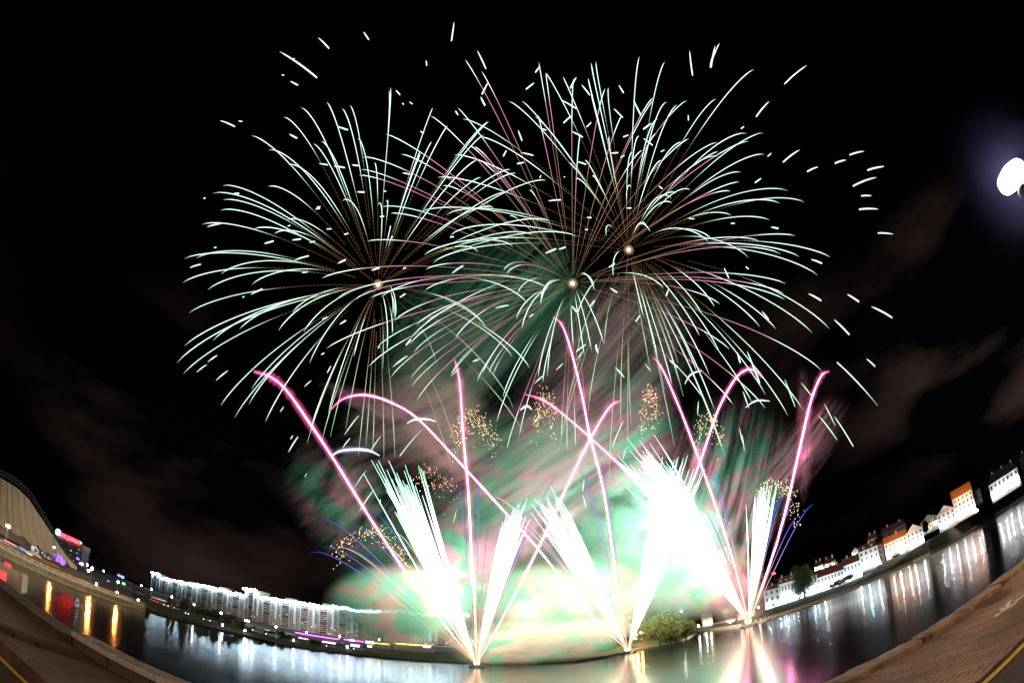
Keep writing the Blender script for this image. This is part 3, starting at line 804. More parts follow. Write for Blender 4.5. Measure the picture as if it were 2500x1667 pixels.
# right bank trees
tree(1965, 1462, 1372, 468, 62, 'tall green tree in front of the white lit terrace houses', pmat('leaf_olive_dark', (.05, .065, .018), .8, .5, .4), 5200, .75, 41, drop=.02)  # crown in its own darker olive-brown
tree(1952, 1466, 1392, 474, 40, 'bare browner tree leaning behind the tall green one', pmat('leaf_brown', (.10, .07, .035), .9), 1800, .7, 42)
for k, (px, py, pt, D, wp, lb) in enumerate([(2040,1432,1418,470,26,'low dark bush left of the white long house terrace'), (2060,1424,1404,474,34,'wide dark bush below the white long house'), (2075,1413,1398,476,20,'olive bush at the corner of the white long house'),
      (2195,1364,1338,492,30,'dark bush left of the blue-white garden lamp'), (2215,1356,1332,495,30,'dark bush beside the blue-white garden lamp'), (2228,1345,1328,500,24,'small dark bush right of the garden lamp')]):
    tree(px, py, pt, D, wp*1.3, lb, M_leafd, 1100, .6, 50+k, 'bushes on the right bank', name='bush', cat='bush', drop=.12)
for k, (px, py, pt, D, wp, lb) in enumerate([(2220,1320,1258,620,60,'black tree mass rising behind the orange gabled house'), (2288,1270,1228,640,46,'black tree mass behind the small cream gabled house'), (2398,1225,1166,640,30,'tall black conifer left of the last white house'), (2152,1345,1300,520,26,'dark tree between the three-storey house and the orange roof'), (2262,1300,1268,505,18,'dark shrub-like tree in front of the cream gabled house'), (1986,1420,1392,510,24,'dark tree between the terrace and the long low house'), (2492,1170,1140,640,20,'dark tree at the right edge beyond the last white house')]):
    tree(px, py, pt, D, wp, lb, pmat('leaf_black', (.012, .016, .008), .9), 2200, 1.0, 70+k, 'dark trees behind the old town')

# ================================================================== RIGHT BANK: lit old-town houses
M_white = pmat('white_plaster', (.80, .80, .78), .85, .05, .3)
M_cream = pmat('cream_plaster', (.42, .38, .26), .85, .08, .3)
M_grey = pmat('grey_plaster', (.16, .15, .155), .85, .1, .3)
M_peach = pmat('peach_plaster', (.62, .42, .30), .85, .08, .3)
M_roofd = pmat('dark_red_tiles', (.13, .045, .035), .85, .3, .6)
M_roofo = pmat('orange_tiles', (.55, .17, .05), .8, .2, .6)
M_roofb = pmat('black_tin_roof', (.03, .03, .032), .6, .3, .3)
M_winb = pmat('window_glass_blue', (.02, .06, .12), .2, .3, .5)
M_chim = pmat('chimney_plaster', (.60, .48, .38), .9, .1, .5)
_wmesh = {}
def window_mesh(wd, ht, key):
    if key in _wmesh: return _wmesh[key]
    mb = MB(); mb.box((0, 0, 0), (wd, .25, ht), 0); mb.box((0, -.16, 0), (.12, .1, ht), 1); mb.box((0, -.2, -ht/2-.12), (wd*1.25, .45, .2), 1)
    o = mb.build('window', [M_winb, M_white]); me = o.data; bpy.data.objects.remove(o); _wmesh[key] = me; return me
def house(TL, TR, BL, BR, D, rows, cols, lb, wall=M_white, roof=M_roofd, rh=5, depth=12, flood=None, fcol=(.88, .95, 1), gable=None, chims=2, hip=2.5, dorm=0, ridge_gable=False, wkey=None, name='house', skip=0):
    a, b = atd(*BL, D), atd(*BR, D); ta, tb = atd(*TL, D), atd(*TR, D)
    zb = (a.z+b.z)/2; zt = (ta.z+tb.z)/2; H = zt-zb
    zl = min(a.z, b.z) - 3
    d = b-a; d.z = 0; L_ = d.length; d.normalize(); s_ = Vector((-d.y, d.x, 0)); s_ = s_ if s_.dot(a) > 0 else -s_
    c = a.lerp(b, .5); c.z = zb; fr = (d, s_, Z)
    e = empty(name, c, lb, 'house', None)
    mb = MB(); m0 = c+s_*depth/2; m0.z = (zt+zl)/2
    mb.box(m0, (L_, depth, zt-zl), 0, fr)
    mb.box(c - s_*.12 + Z*(H-.35), (L_+.3, .5, .5), 0, fr)
    for k in range(1, rows):
        mb.box(c - s_*.06 + Z*(H*k/rows), (L_+.05, .28, .25), 0, fr)
    mb.build('wall', wall, e)
    if ridge_gable:      # gable faces the river
        r = MB(); A, B = c-d*(L_/2+.5)+Z*H, c+d*(L_/2+.5)+Z*H; P = c+Z*(H+rh); bk = s_*depth
        f = -s_*.6
        r.quad(A+f, P+f, P+bk, A+bk); r.quad(P+f, B+f, B+bk, P+bk)
        r.quad(A+f-Z*.3, P+f-Z*.3, P+bk-Z*.3, A+bk-Z*.3); r.quad(P+f-Z*.3, B+f-Z*.3, B+bk-Z*.3, P+bk-Z*.3)
        r.build('roof', roof, e)
        g_ = MB(); g_.tri(A, B, P); g_.tri(A+bk, B+bk, P+bk); g_.build('gable', wall, e)
    else:
        r = MB(); prism_roof(r, c+s_*depth/2+Z*(H+.05), d, L_, depth, rh, 0, .5, hip); ro = r.build('roof', roof, e)
        for k in range(chims):
            ch = MB(); q = c + d*L_*((k+.6)/max(chims, 1)-.5) + s_*depth*.42 + Z*(H+rh+.3)
            ch.box(q, (1.5, 1.2, 3.2), 0, fr); ch.build('chimney', M_chim, ro)
    if gable:            # (start, end, height) fraction of the facade
        g0, g1, gh = gable; gm = MB(); A = c+d*L_*(g0-.5)+Z*H-s_*.5; B = c+d*L_*(g1-.5)+Z*H-s_*.5; P = (A+B)/2+Z*gh; bk = s_*depth*.5
        gm.tri(A, B, P); gm.build('gable', M_white if wall != M_cream else wall, e)
        gm = MB(); o1 = -s_*.4
        gm.quad(A+o1-d*.5, P+o1+Z*.4, P+bk+Z*.4, A+bk-d*.5); gm.quad(P+o1+Z*.4, B+o1+d*.5, B+bk+d*.5, P+bk+Z*.4); gm.build('gable_roof', roof, e)
        wm_ = window_mesh(1.2, 1.8, 'gab'); wo = obj('window', wm_, e, False)
        wo.matrix_parent_inverse = Matrix.Identity(4); wo.matrix_basis = PM(e).inverted() @ (Matrix.Translation((A+B)/2+Z*gh*.38-s_*.2) @ Matrix((d, s_, Z)).transposed().to_4x4())
    for k in range(dorm):
        q = c + d*L_*((k+.5)/dorm-.5)*.85 + s_*depth*.16 + Z*(H+rh*.42)
        dm = MB(); dm.box(q, (2.2, 3, 2.2), 0, fr); prism_roof(dm, q+Z*1.1, s_, 3, 2.4, 1.0, 1, .2); dm.box(q-s_*1.55, (1.1, .1, 1.4), 2, fr)
        dm.build('dormer', [M_chim, roof, emat('dormer_window', (.8, .8, .35), .35)], e)
    ww = L_/cols*.36; wh = H/rows*.5
    me = window_mesh(round(ww, 1), round(wh, 1), (round(ww, 1), round(wh, 1)))
    R = Matrix((d, s_, Z)).transposed().to_4x4(); inv = PM(e).inverted()
    for r_ in range(skip, rows):
        for k in range(cols):
            q = c + d*L_*((k+.5)/cols-.5) + Z*H*(r_+.48)/rows - s_*.08
            wo = bpy.data.objects.new('window', me); COL.objects.link(wo); wo.parent = e; wo.matrix_parent_inverse = Matrix.Identity(4)
            wo.matrix_basis = inv @ (Matrix.Translation(q) @ R)
    if flood:
        n = max(2, int(L_/6)); rr = random.Random(len(lb))
        for k in range(n):
            q = c + d*L_*((k+.5)/n-.5) - s_*1.7 + Z*.3; tgt = c + d*L_*((k+.5)/n-.5) + Z*H*.6
            dirv = (tgt-q).normalized()
            lamp('flood_fill_light', 'AREA', q, flood*L_/n*rr.uniform(.55, 1.5), [min(1, v*rr.uniform(.92, 1.05)) for v in fcol], 1.4, Matrix((d, dirv.cross(d)*-1, -dirv)).transposed().to_quaternion(), .6)
        nl = max(2, int(L_/7.5))
        for k in range(nl):
            warm = rr.random()
            q = c + d*L_*((k+.3+.4*rr.random())/nl-.5) - s_*1.3 + Z*min(H*.45, 3.2)
            cc = ('lantern_blue', (.42, .78, 1), 520) if fcol[0] < .9 and warm > .35 and warm < .92 else ('lantern_white', (.95, .97, 1), 420) if warm < .6 else ('lantern_warm', (1, .62, .38), 380)
            m_ = MB(); m_.ball(q, .48, 0, 8, 5); m_.build('wall_lantern', emat(cc[0], cc[1], cc[2], True), e, True)
            m_ = MB(); m_.tube([q+Z*.55, q+Z*.55+s_*1.3], .06, 5); m_.build('lantern_bracket', M_pole, e)
    return e
FL = 560
house((1862,1444),(1890,1435),(1869,1487),(1908,1479), 470, 3, 3, 'white lit lower wing at the left end of the old-town row', flood=FL, rh=4, chims=1)
house((1888,1431),(1943,1412),(1903,1474),(1950,1460), 474, 2, 6, 'white lit house with a dark mansard roof left of the tall green tree', flood=FL, rh=6.5, dorm=3, chims=2)
house((1948,1416),(1996,1399),(1952,1459),(2000,1443), 478, 2, 5, 'bright house partly hidden behind the tall green tree', flood=FL*.8, rh=5, chims=1)
house((1996,1411),(2058,1388),(1999,1443),(2064,1421), 482, 2, 8, 'long low white house with dark red roof right of the green tree', flood=FL*1.2, rh=7.5, chims=2, hip=0)
house((2058,1383),(2098,1366),(2064,1421),(2106,1402), 484, 2, 5, 'long white house section joining the taller three-storey one', flood=FL*1.2, rh=7.5, chims=2, hip=0)
house((2093,1350),(2142,1329),(2103,1391),(2149,1371), 482, 3, 4, 'tall white three-storey house with dormers in its dark roof', flood=FL*1.2, rh=6, dorm=2, chims=1)
house((2145,1330),(2156,1325),(2150,1372),(2161,1366), 490, 3, 1, 'narrow unlit grey house end between two bright white houses', wall=M_grey, rh=4, chims=0)
house((2160,1328),(2213,1305),(2164,1362),(2219,1340), 490, 3, 6, 'white house under a glowing orange tiled roof', wall=M_white, roof=M_roofo, flood=FL, fcol=(1, .95, .93), rh=6.5, chims=1, hip=0)
for kx in (-18, -9, 0, 9, 18): q_ = atd(2188+kx, 1312-kx*.44+6, 484-9); t_ = atd(2188+kx, 1312-kx*.44-6, 484+4); lamp('flood_fill_light', 'AREA', q_, 750, (1, .50, .20), 1.0, (t_-q_).to_track_quat('-Z', 'Y'), .5)  # orange lamps added off the eaves to brighten this roof
house((2213,1303),(2251,1286),(2219,1341),(2257,1318), 488, 3, 4, 'white gable-fronted house at the right end of the orange roof', roof=M_roofo, flood=FL, fcol=(1, .95, .95), rh=6.5, depth=14, ridge_gable=True)
house((2244,1279),(2289,1257),(2252,1300),(2293,1281), 540, 2, 3, 'small cream gabled house between two bright white houses', wall=M_cream, roof=M_roofb, flood=45, fcol=(1, .9, .7), rh=5.5, ridge_gable=True, depth=10)
house((2289,1258),(2330,1238),(2294,1294),(2336,1269), 520, 3, 4, 'pinkish white house with a wide gable left part of the tallest building', roof=M_roofo, flood=FL, fcol=(1, .9, .95), rh=7, ridge_gable=True, depth=14)
house((2326,1220),(2371,1194),(2336,1270),(2383,1240), 522, 4, 5, 'tallest white house with steep glowing orange roof', roof=M_roofo, flood=FL*1.1, fcol=(.97, .92, 1), rh=9, chims=0, hip=0)
for kx in (-18, -9, 0, 9, 18): q_ = atd(2350+kx, 1206-kx*.44+6, 515-9); t_ = atd(2350+kx, 1206-kx*.44-6, 515+4); lamp('flood_fill_light', 'AREA', q_, 750, (1, .50, .20), 1.0, (t_-q_).to_track_quat('-Z', 'Y'), .5)  # added warm lamps that make the steep orange roof glow
house((2375,1201),(2391,1192),(2384,1226),(2398,1218), 535, 2, 2, 'small unlit grey house right of the tallest orange-roofed one', wall=M_grey, roof=M_roofb, rh=4, chims=0)
house((2412,1187),(2481,1140),(2421,1215),(2492,1177), 560, 2, 7, 'long white house with black roof at the far right of the row', roof=M_roofb, flood=FL*1.1, fcol=(.95, .9, 1), rh=10, chims=3, hip=5)
house((2492,1120),(2520,1100),(2500,1160),(2530,1140), 600, 3, 2, 'dusky red house cut by the right edge of the frame', wall=M_peach, roof=M_roofd, rh=6)
# unlit houses of the back row
house((1988,1385),(2008,1377),(1990,1395),(2010,1388), 540, 1, 2, 'dim beige gabled house behind the long red roof', wall=M_cream, roof=M_roofd, rh=6, ridge_gable=False, chims=2, flood=14)
house((2010,1375),(2040,1370),(2012,1388),(2042,1380), 545, 1, 3, 'dim grey house wall behind the long red roof', wall=M_grey, roof=M_roofd, rh=6, chims=2, flood=14)
house((2080,1350),(2098,1342),(2082,1362),(2100,1355), 540, 1, 2, 'dim house with a pinkish gable above the long white house', wall=M_peach, roof=M_roofd, rh=5, chims=1, ridge_gable=True, flood=20)
house((2118,1320),(2142,1308),(2120,1330),(2145,1320), 540, 1, 2, 'dark red-roofed house behind the three-storey one', wall=M_peach, roof=M_roofd, rh=6, chims=2)
house((2150,1305),(2210,1275),(2154,1320),(2214,1295), 560, 1, 5, 'long dark roof rising behind the orange-roofed house', wall=M_grey, roof=M_roofd, rh=6, chims=2)
# square by the right barge: arcade house and low terraces
house((1711,1500),(1737,1492),(1715,1534),(1741,1524), 420, 2, 4, 'small yellowish arched house right of the willows', wall=M_cream, rh=3, flood=160, fcol=(1, .9, .6), chims=0)
house((1742,1520),(1795,1508),(1743,1531),(1797,1518), 425, 1, 9, 'low peach terrace building lit warm behind the right barge', wall=M_peach, roof=M_roofd, rh=1, flood=120, fcol=(1, .8, .55), chims=0)
house((1799,1502),(1843,1486),(1801,1516),(1846,1503), 440, 1, 7, 'low white pavilion with bright arches behind the right barge', rh=1.5, flood=260, fcol=(1, .95, .85), chims=0)

# railing of the right quay
rimR = [Vector((p.x, p.y, 1.05)) for p, _, _ in far_pts[15:]]
e = empty('quay_railing', rimR[0], 'long pale railing along the right bank quay', 'railing')
ps = MB(); rl = MB()
for p, d, st in along(rimR, 3.0):
    fr = (d, Vector((-d.y, d.x, 0)), Z)
    ps.box(p+Z*.5, (.9, .4, 1.2), 0, fr); rl.box(p+d*st/2+Z*1.15, (st, .4, .22), 0, fr)
tag(ps.build('post', M_bal, e), kind='stuff'); rl.build('rail', M_bal, e)
# ramp wall and boathouse on the lawn
a, b = at(2098, 1420, 1.5), at(2170, 1372, 5)
e = empty('ramp_wall', a, 'sloping pale stone ramp wall on the right lawn under the three-storey house', 'wall')
mb = MB(); d = (b-a).normalized(); mb.hexa([a, b, b+Vector((2, 6, 0)), a+Vector((2, 6, 0)), a+Z*.4, b+Z*4.5, b+Vector((2, 6, 4.5)), a+Vector((2, 6, .4))]); mb.build('wall', M_peach, e)

for k, (px, py, lb) in enumerate([(1912, 1470, 'white cafe parasol leftmost on the lit lawn edge'), (1922, 1467, 'white cafe parasol second from the left on the lawn edge'), (1934, 1463, 'white cafe parasol in the middle of the lawn edge row'), (1944, 1459, 'white cafe parasol just left of the tall green tree'), (1984, 1445, 'white cafe parasol just right of the tall green tree'), (1995, 1441, 'white cafe parasol rightmost, by the long low white house')]):
    q = atd(px, py+2, 458); e = empty('cafe_parasol', q, lb, 'parasol', 'cafe parasols on the right bank')
    m_ = MB(); m_.tube([q, q+Z*2.6], .06, 5); m_.build('pole', M_pole, e)
    m_ = MB(); m_.tube([q+Z*2.3, q+Z*3.3], [2.4, .1], 8); m_.build('canopy', M_white, e)
    lamp('cafe_lamp', 'POINT', q+Z*1.9-Vector((q.x, q.y, 0)).normalized()*1.0, 260, (.85, .95, 1), .3)

# ================================================================== LAMPS along the banks
M_lw = emat('lamp_white', (1, .98, .95), 60, True); M_lo = emat('lamp_orange', (1, .36, .07), 900, True)
_lamps = 0
def bank_lamp(px, py, D, lb, r=.5, mat=M_lw, pole=None, n3=False, group='lamps along the banks'):
    q = atd(px, py, D); e = empty('street_lamp', Vector((q.x, q.y, max(q.z-7, 1))), lb, 'street lamp', group)
    m_ = MB(); m_.tube([Vector((q.x, q.y, max(q.z-7, 1))), q-Z*r], [.14, .09], 6)
    if n3:
        for dx in (-1, 1): m_.tube([q-Z*1.2, q+Vector((dx*.9, 0, -.5))], .07, 5)
    m_.build('pole', M_pole, e)
    r *= .58
    g_ = MB(); g_.ball(q, r, 0, 8, 5)
    if n3:
        for dx in (-1, 1): g_.ball(q+Vector((dx*.9, .3*dx, -.2)), r*.9, 0, 8, 5)
    g_.build('lamp_globe', mat, e, True)
def z5(x, y): return 150 + x/6.533, 1280 + y/6.533
def c2(x, y): return 350 + x/3.618, 1350 + y/3.618
def c4(x, y): return 1400 + x/3.618, 1350 + y/3.618
def c5(x, y): return 1800 + x/2.541, 1050 + y/2.541
for (p, D, r, lb) in [(z5(560,945),230,.85,'white lamp behind the balustrade, leftmost of the three beyond the tent hall'), (z5(888,1082),240,.85,'white lamp behind the balustrade, middle of the three'), (z5(1228,1205),250,.9,'white lamp near the end of the left quay'),
        (z5(1438,1030),420,1.2,'white lamp on tall pole at the foot of the left apartment tower'), (z5(1760,1150),340,1.0,'white lamp in front of the third apartment block'), (z5(1912,1430),300,.7,'bright white lamp low on the far lawn, leftmost'),
        (z5(433,735),330,1.3,'white lamp under the orange flare left of town'), (z5(1275,970),420,.8,'small white lamp left of the apartment tower'), (z5(675,740),380,.9,'lone white lamp in the dark gap beyond the tent'), (z5(412,640),330,1.0,'white lamp up right of the tent tip'),
        (c2(448,452),285,.75,'white lamp at the left edge of the dark grove'), (c2(687,527),262,.85,'white lamp at the right side of the dark grove'), (c2(700,633),252,.75,'white lamp by the road under the grove'), (c2(897,682),246,.75,'white lamp by the water left of the parked vans'),
        (c2(1172,650),262,.8,'white lamp on tall pole right of the parked vans'), (c2(1325,765),245,.65,'white lamp beside the left end of the violet shop'), (c2(1443,697),262,.65,'white lamp above the violet shop roof'), (c2(1735,733),258,.8,'white lamp between the two violet shops'),
        (c2(1803,828),243,.65,'white lamp by the water under the second violet shop'), (c2(2083,762),258,.65,'white lamp in the smoke over the yellow shop'), (c2(335,538),300,.6,'white lamp on the lawn under the lit row, second from left'),
        (c5(1490,495),520,1.3,'blue-white lamp at the foot of the tallest orange-roofed house'), (c5(1053,748),500,1.3,'blue-white garden lamp among the dark bushes'), (c5(890,825),490,1.2,'blue-white lamp at the corner of the three-storey house'),
        (c4(952,513),330,.9,'white lamp above the willows'), (c4(1105,640),345,1.1,'white lamp at the right side of the willows'), (c4(1465,470),420,1.3,'white lamp behind the right barge, left one'), (c4(1632,477),440,1.3,'white lamp just right of the right barge plumes'), (c4(548,752),262,.6,'small white lamp under the orange lamp cluster')]:
    bank_lamp(*p, D, lb, r)
bank_lamp(*z5(912, 600), 330, 'cluster lamp', .4) if False else None
bank_lamp(20, 1283, 225, 'twin-globe white promenade lamp in front of the tent hall', 1.0, n3=True)
bank_lamp(*z5(318, 620), 300, 'cluster of white globes right of the tent tip', .9, n3=True)
bank_lamp(*c2(915, 592), 252, 'twin-globe white lamp over the road under the mid tower', .6, n3=True)
for (p, D, r, lb) in [((132, 1335), 250, .8, 'orange starburst lamp in front of the tent roof'), (z5(487, 697), 222, 1.0, 'biggest orange starburst lamp right of the tent hall'), (z5(903, 913), 222, .8, 'orange starburst lamp over the dark bushes of the left shore'),
        (c4(515, 715), 275, .9, 'orange lamp of the cluster by the middle barge, left one'), (c4(555, 715), 277, .8, 'orange lamp of the cluster by the middle barge, centre one'), (c4(597, 700), 275, .85, 'orange lamp of the cluster by the middle barge, right one')]:
    bank_lamp(*p, D, lb, r, M_lo, group='orange sodium lamps')
# small coloured town lights
for k, (px, py, cc, lb) in enumerate([(291, 1404, (.3, .1, 1), 'tiny violet sign light in the dark left shore'), (299, 1408, (.1, .3, 1), 'tiny blue sign light in the dark left shore'), (264, 1420, (.3, .5, 1), 'tiny pale blue window light left of the orange flare'),
       (302, 1424, (.1, .6, .2), 'green-lit foliage light beside the orange flare'), (190, 1363, (.15, .1, 1), 'tiny deep blue light under the office tower'), (1889, 1399, (1, .08, .1), 'small red aircraft-warning light above the dark roofs')]):
    q = atd(px, py, 400); m_ = MB(); m_.ball(q, 1.3, 0, 8, 5, (1.6, 1, .8)); e = empty('sign_light', Vector((q.x, q.y, 2)), lb, 'light', 'small coloured lights of the town')
    m_.build('lamp_globe', emat('sign_light_%d' % k, cc, 4), e)
    m_ = MB(); m_.tube([q, Vector((q.x, q.y, 2))], .1, 4); m_.build('pole', M_pole, e)

# cars on the far road: streaked tail lights in the photo, here parked vehicles
M_car = [pmat('car_white', (.22, .22, .23), .4), pmat('car_dark', (.05, .05, .06), .35), pmat('car_red', (.35, .03, .02), .4)]
def car(px, py, D, lb, van=False, m=0, tail=False):
    q = atd(px, py, D); q2_ = atd(px+6, interp([(px, py), (px+6, py+1.6 if px < 1200 else py-2)], px+6), D); d = q2_-q; d.z = 0; d.normalize()
    s_ = Vector((-d.y, d.x, 0)); fr = (d, s_, Z); h = 2.3 if van else 1.45; L_ = 5.4 if van else 4.4
    e = empty('parked_van' if van else 'parked_car', q, lb, 'van' if van else 'car', 'vehicles along the far road')
    b_ = MB(); b_.box(q+Z*(h*.42), (L_, 1.8, h*.55), 0, fr)
    c0 = q+Z*(h*.69)-d*.1; w2 = L_*(.46 if van else .30); P = []
    for zz, k in ((0, 1), (h*.32, .78)):
        P += [c0-d*w2*k-s_*.85+Z*zz, c0+d*w2*k-s_*.85+Z*zz, c0+d*w2*k+s_*.85+Z*zz, c0-d*w2*k+s_*.85+Z*zz]
    b_.hexa(P, 1); b_.build('body', [M_car[m], M_win], e)
    for i in (-1, 1):
        for j in (-1, 1):
            w_ = MB(); cc = q+d*i*L_*.32+s_*j*.85+Z*.33; w_.tube([cc-s_*.12, cc+s_*.12], .33, 8); w_.build('wheel', M_car[1], e)
    for j in (-1, 1):
        hl = MB(); hl.ball(q-d*(L_/2)+s_*j*.6+Z*h*.4, .22, 0, 6, 4); hl.build('headlight', emat('tail_light', (1, .03, .04), 20) if tail else emat('head_light', (1, 1, .95), 12), e)
for k, (p, D, van, m, tail, lb) in enumerate([(c2(210,470),322,0,0,0,'white car at the head of the lamps on the far road'), (c2(248,482),318,0,1,0,'dark car second on the far road'), (c2(300,497),312,0,0,0,'white car third on the far road'), (c2(405,543),296,0,0,0,'white car under the left grove edge'), (c2(430,552),290,0,1,0,'dark car behind the white one under the grove'),
       (c2(565,597),278,0,0,0,'white car in the middle of the road under the grove'), (c2(625,612),270,0,1,0,'dark car right of the middle white car'), (c2(1012,702),250,1,0,0,'white van left of the dark trees'), (c2(1130,735),248,1,0,0,'white van left of the tall lamp pole'), (c2(1160,742),248,1,0,0,'white van touching the foot of the tall lamp pole'), (c2(1215,762),246,0,1,0,'dark car right of the vans'), (c2(1660,832),244,0,0,0,'pale car before the first violet shop'), (c2(1900,855),243,0,0,0,'pale car before the second violet shop'),
       (c2(90,425),345,0,2,1,'red car with glowing tail lights, left end of the far road'), (c2(120,435),340,0,2,1,'red-lit car second from the left end of the far road'), (c2(150,446),335,0,2,1,'red-lit car third from the left end of the far road'), (c4(560,765),268,0,2,1,'red car left of the willows'), (c4(640,762),268,0,2,1,'red car hidden partly by the willows'), (c4(700,758),268,0,2,1,'red car at the willow trunk')]):
    car(*p, D, lb, van, m, tail)

# ================================================================== BARGES
def barge(px, py, wpx, lb, pos):
    c = at(px, py, 0); L_ = wpx/FPX*c.xy.length; v = c.xy.normalized(); d = Vector((v.y, -v.x, 0)); s_ = Vector((v.x, v.y, 0)); fr = (d, s_, Z)
    e = empty('firing_barge', c, lb, 'barge', 'firework barges on the river')
    f_ = MB()
    for i in (-1, 1): f_.tube([c+d*i*L_*.40-s_*L_*.22+Z*.12, c+d*i*L_*.40+s_*L_*.22+Z*.12], L_*.075, 8)
    build_each(f_, 'float', M_car[1], e)
    k = MB(); k.box(c+Z*(.12+L_*.085), (L_*.96, L_*.46, L_*.03), 0, fr)
    for t in range(7): k.box(c+d*L_*(t/6-.5)*.9+Z*(.14+L_*.105), (L_*.03, L_*.46, L_*.02), 0, fr)
    k.build('deck', pmat('deck_wood', (.16, .10, .06), .8, .3, 2), e)
    for i in (-1, 0, 1):
        m_ = MB(); rc = c+d*i*L_*.15+Z*(.16+L_*.14)
        m_.box(rc, (L_*.12, L_*.2, L_*.04), 0, fr)
        for t in range(4):
            o_ = rc + s_*L_*(t/3-.5)*.16; m_.tube([o_, o_+d*i*L_*.05+Z*L_*.09], L_*.018, 7)
        m_.build('mortar_rack', M_pole, e)
    return c + Z*(.2+L_*.2), L_
B1, L1 = barge(1164, 1628, 37, 'firing barge low at bottom centre, left of the three', 0)
B2, L2 = barge(1533, 1594, 39, 'middle firing barge in front of the grassy point with willows', 1)
B3, L3 = barge(1828, 1528, 41, 'right firing barge in front of the lit terrace', 2)

# ================================================================== FIREWORKS
def glow_mat():
    m = bpy.data.materials.new('burning_star'); m.use_nodes = True; t = m.node_tree; t.nodes.clear(); L = t.links
    o = N(t, 'ShaderNodeOutputMaterial'); e = N(t, 'ShaderNodeEmission')
    a = N(t, 'ShaderNodeAttribute'); a.attribute_name = 'glow'; u = N(t, 'ShaderNodeAttribute'); u.attribute_name = 'run'
    s1 = N(t, 'ShaderNodeMath', operation='MULTIPLY'); s1.inputs[1].default_value = 2.3
    s2 = N(t, 'ShaderNodeMath', operation='SINE')
    s3 = N(t, 'ShaderNodeMath', operation='MULTIPLY_ADD')       # 1 - dash*(.45 - .45*sin)
    L.new(u.outputs['Fac'], s1.inputs[0]); L.new(s1.outputs[0], s2.inputs[0])
    m1 = N(t, 'ShaderNodeMath', operation='MULTIPLY_ADD'); m1.inputs[1].default_value = .45; m1.inputs[2].default_value = -.45
    L.new(s2.outputs[0], m1.inputs[0]); L.new(m1.outputs[0], s3.inputs[0]); L.new(a.outputs['Alpha'], s3.inputs[1]); s3.inputs[2].default_value = 1
    L.new(a.outputs['Color'], e.inputs[0]); L.new(s3.outputs[0], e.inputs[1]); L.new(e.outputs[0], o.inputs[0])
    m.cycles.emission_sampling = 'NONE'; return m
M_glow = glow_mat()
def halo_mat(name, col, st, pw=2.0):
    """glowing gas round a rising comet: brightest through its middle, open to what lies behind"""
    m = bpy.data.materials.new(name); m.use_nodes = True; t = m.node_tree; t.nodes.clear(); L = t.links
    o = N(t, 'ShaderNodeOutputMaterial'); e = N(t, 'ShaderNodeEmission'); tr = N(t, 'ShaderNodeBsdfTransparent'); ad = N(t, 'ShaderNodeAddShader')
    ge = N(t, 'ShaderNodeNewGeometry'); dt = N(t, 'ShaderNodeVectorMath', operation='DOT_PRODUCT')
    ab = N(t, 'ShaderNodeMath', operation='ABSOLUTE'); p = N(t, 'ShaderNodeMath', operation='POWER'); p.inputs[1].default_value = pw
    mu = N(t, 'ShaderNodeMath', operation='MULTIPLY'); mu.inputs[1].default_value = st
    L.new(ge.outputs['Normal'], dt.inputs[0]); L.new(ge.outputs['Incoming'], dt.inputs[1]); L.new(dt.outputs['Value'], ab.inputs[0])
    L.new(ab.outputs[0], p.inputs[0]); L.new(p.outputs[0], mu.inputs[0]); L.new(mu.outputs[0], e.inputs[1]); e.inputs[0].default_value = (*col, 1)
    L.new(e.outputs[0], ad.inputs[0]); L.new(tr.outputs[0], ad.inputs[1]); L.new(ad.outputs[0], o.inputs[0])
    m.cycles.emission_sampling = 'NONE'; return m
H_pink = halo_mat('pink_glow', (1, .11, .36), .29, 2.0); H_white = halo_mat('white_glow', (.55, .6, 1), .14, 2); H_core = halo_mat('orange_glow', (1, .55, .3), .35, 3)

def trail(name, pts, rs, cols, parent, n=5, shadowless=True):
    mb = MB(); mb.tube(pts, rs, n)
    o = mb.build(name, M_glow, parent); me = o.data
    run = [0]
    for a, b in zip(pts[:-1], pts[1:]): run.append(run[-1]+(b-a).length)
    me.attributes.new('glow', 'FLOAT_COLOR', 'POINT'); me.attributes.new('run', 'FLOAT', 'POINT'); ca = me.attributes['glow']; ra = me.attributes['run']
    cc = []; rr = []
    for i in range(len(pts)):
        for _ in range(n): cc += cols[i]; rr.append(run[i])
    ca.data.foreach_set('color', cc); ra.data.foreach_set('value', rr)
    o.visible_shadow = False
    return o
def mixc(a, b, t): return [a[i]*(1-t)+b[i]*t for i in range(4)]
ORG = (.42, .22, .12, .9); ORP = (.60, .34, .25, .15); PNK = (1.15, .40, .72, 0); WHT = (1.25, 1.8, 1.5, 0); GRN = (.30, .80, .42, 0); PGR = (.65, .9, .5, .5)
def ramp(keys, f):
    for (a, ca), (b, cb) in zip(keys[:-1], keys[1:]):
        if f <= b: return mixc(ca, cb, 0 if b == a else max(0, (f-a)/(b-a)))
    return list(keys[-1][1])
def wramp(keys, f):
    for (a, ca), (b, cb) in zip(keys[:-1], keys[1:]):
        if f <= b: return ca + (cb-ca)*(0 if b == a else max(0, (f-a)/(b-a)))
    return keys[-1][1]
rf = random.Random(99)
def cr(o, s, lst): return [(o[0]+x/s, o[1]+y/s) for x, y in lst]
A_ = ((400, 0), 2.6137); D_ = ((400, 500), 2.6137); B_ = ((1000, 0), 2.6137); C_ = ((1500, 0), 2.6137); E_ = ((1000, 500), 2.6137); F_ = ((1500, 500), 2.6137); G_ = ((700, 1000), 2.613); H_ = ((1300, 1000), 2.613)

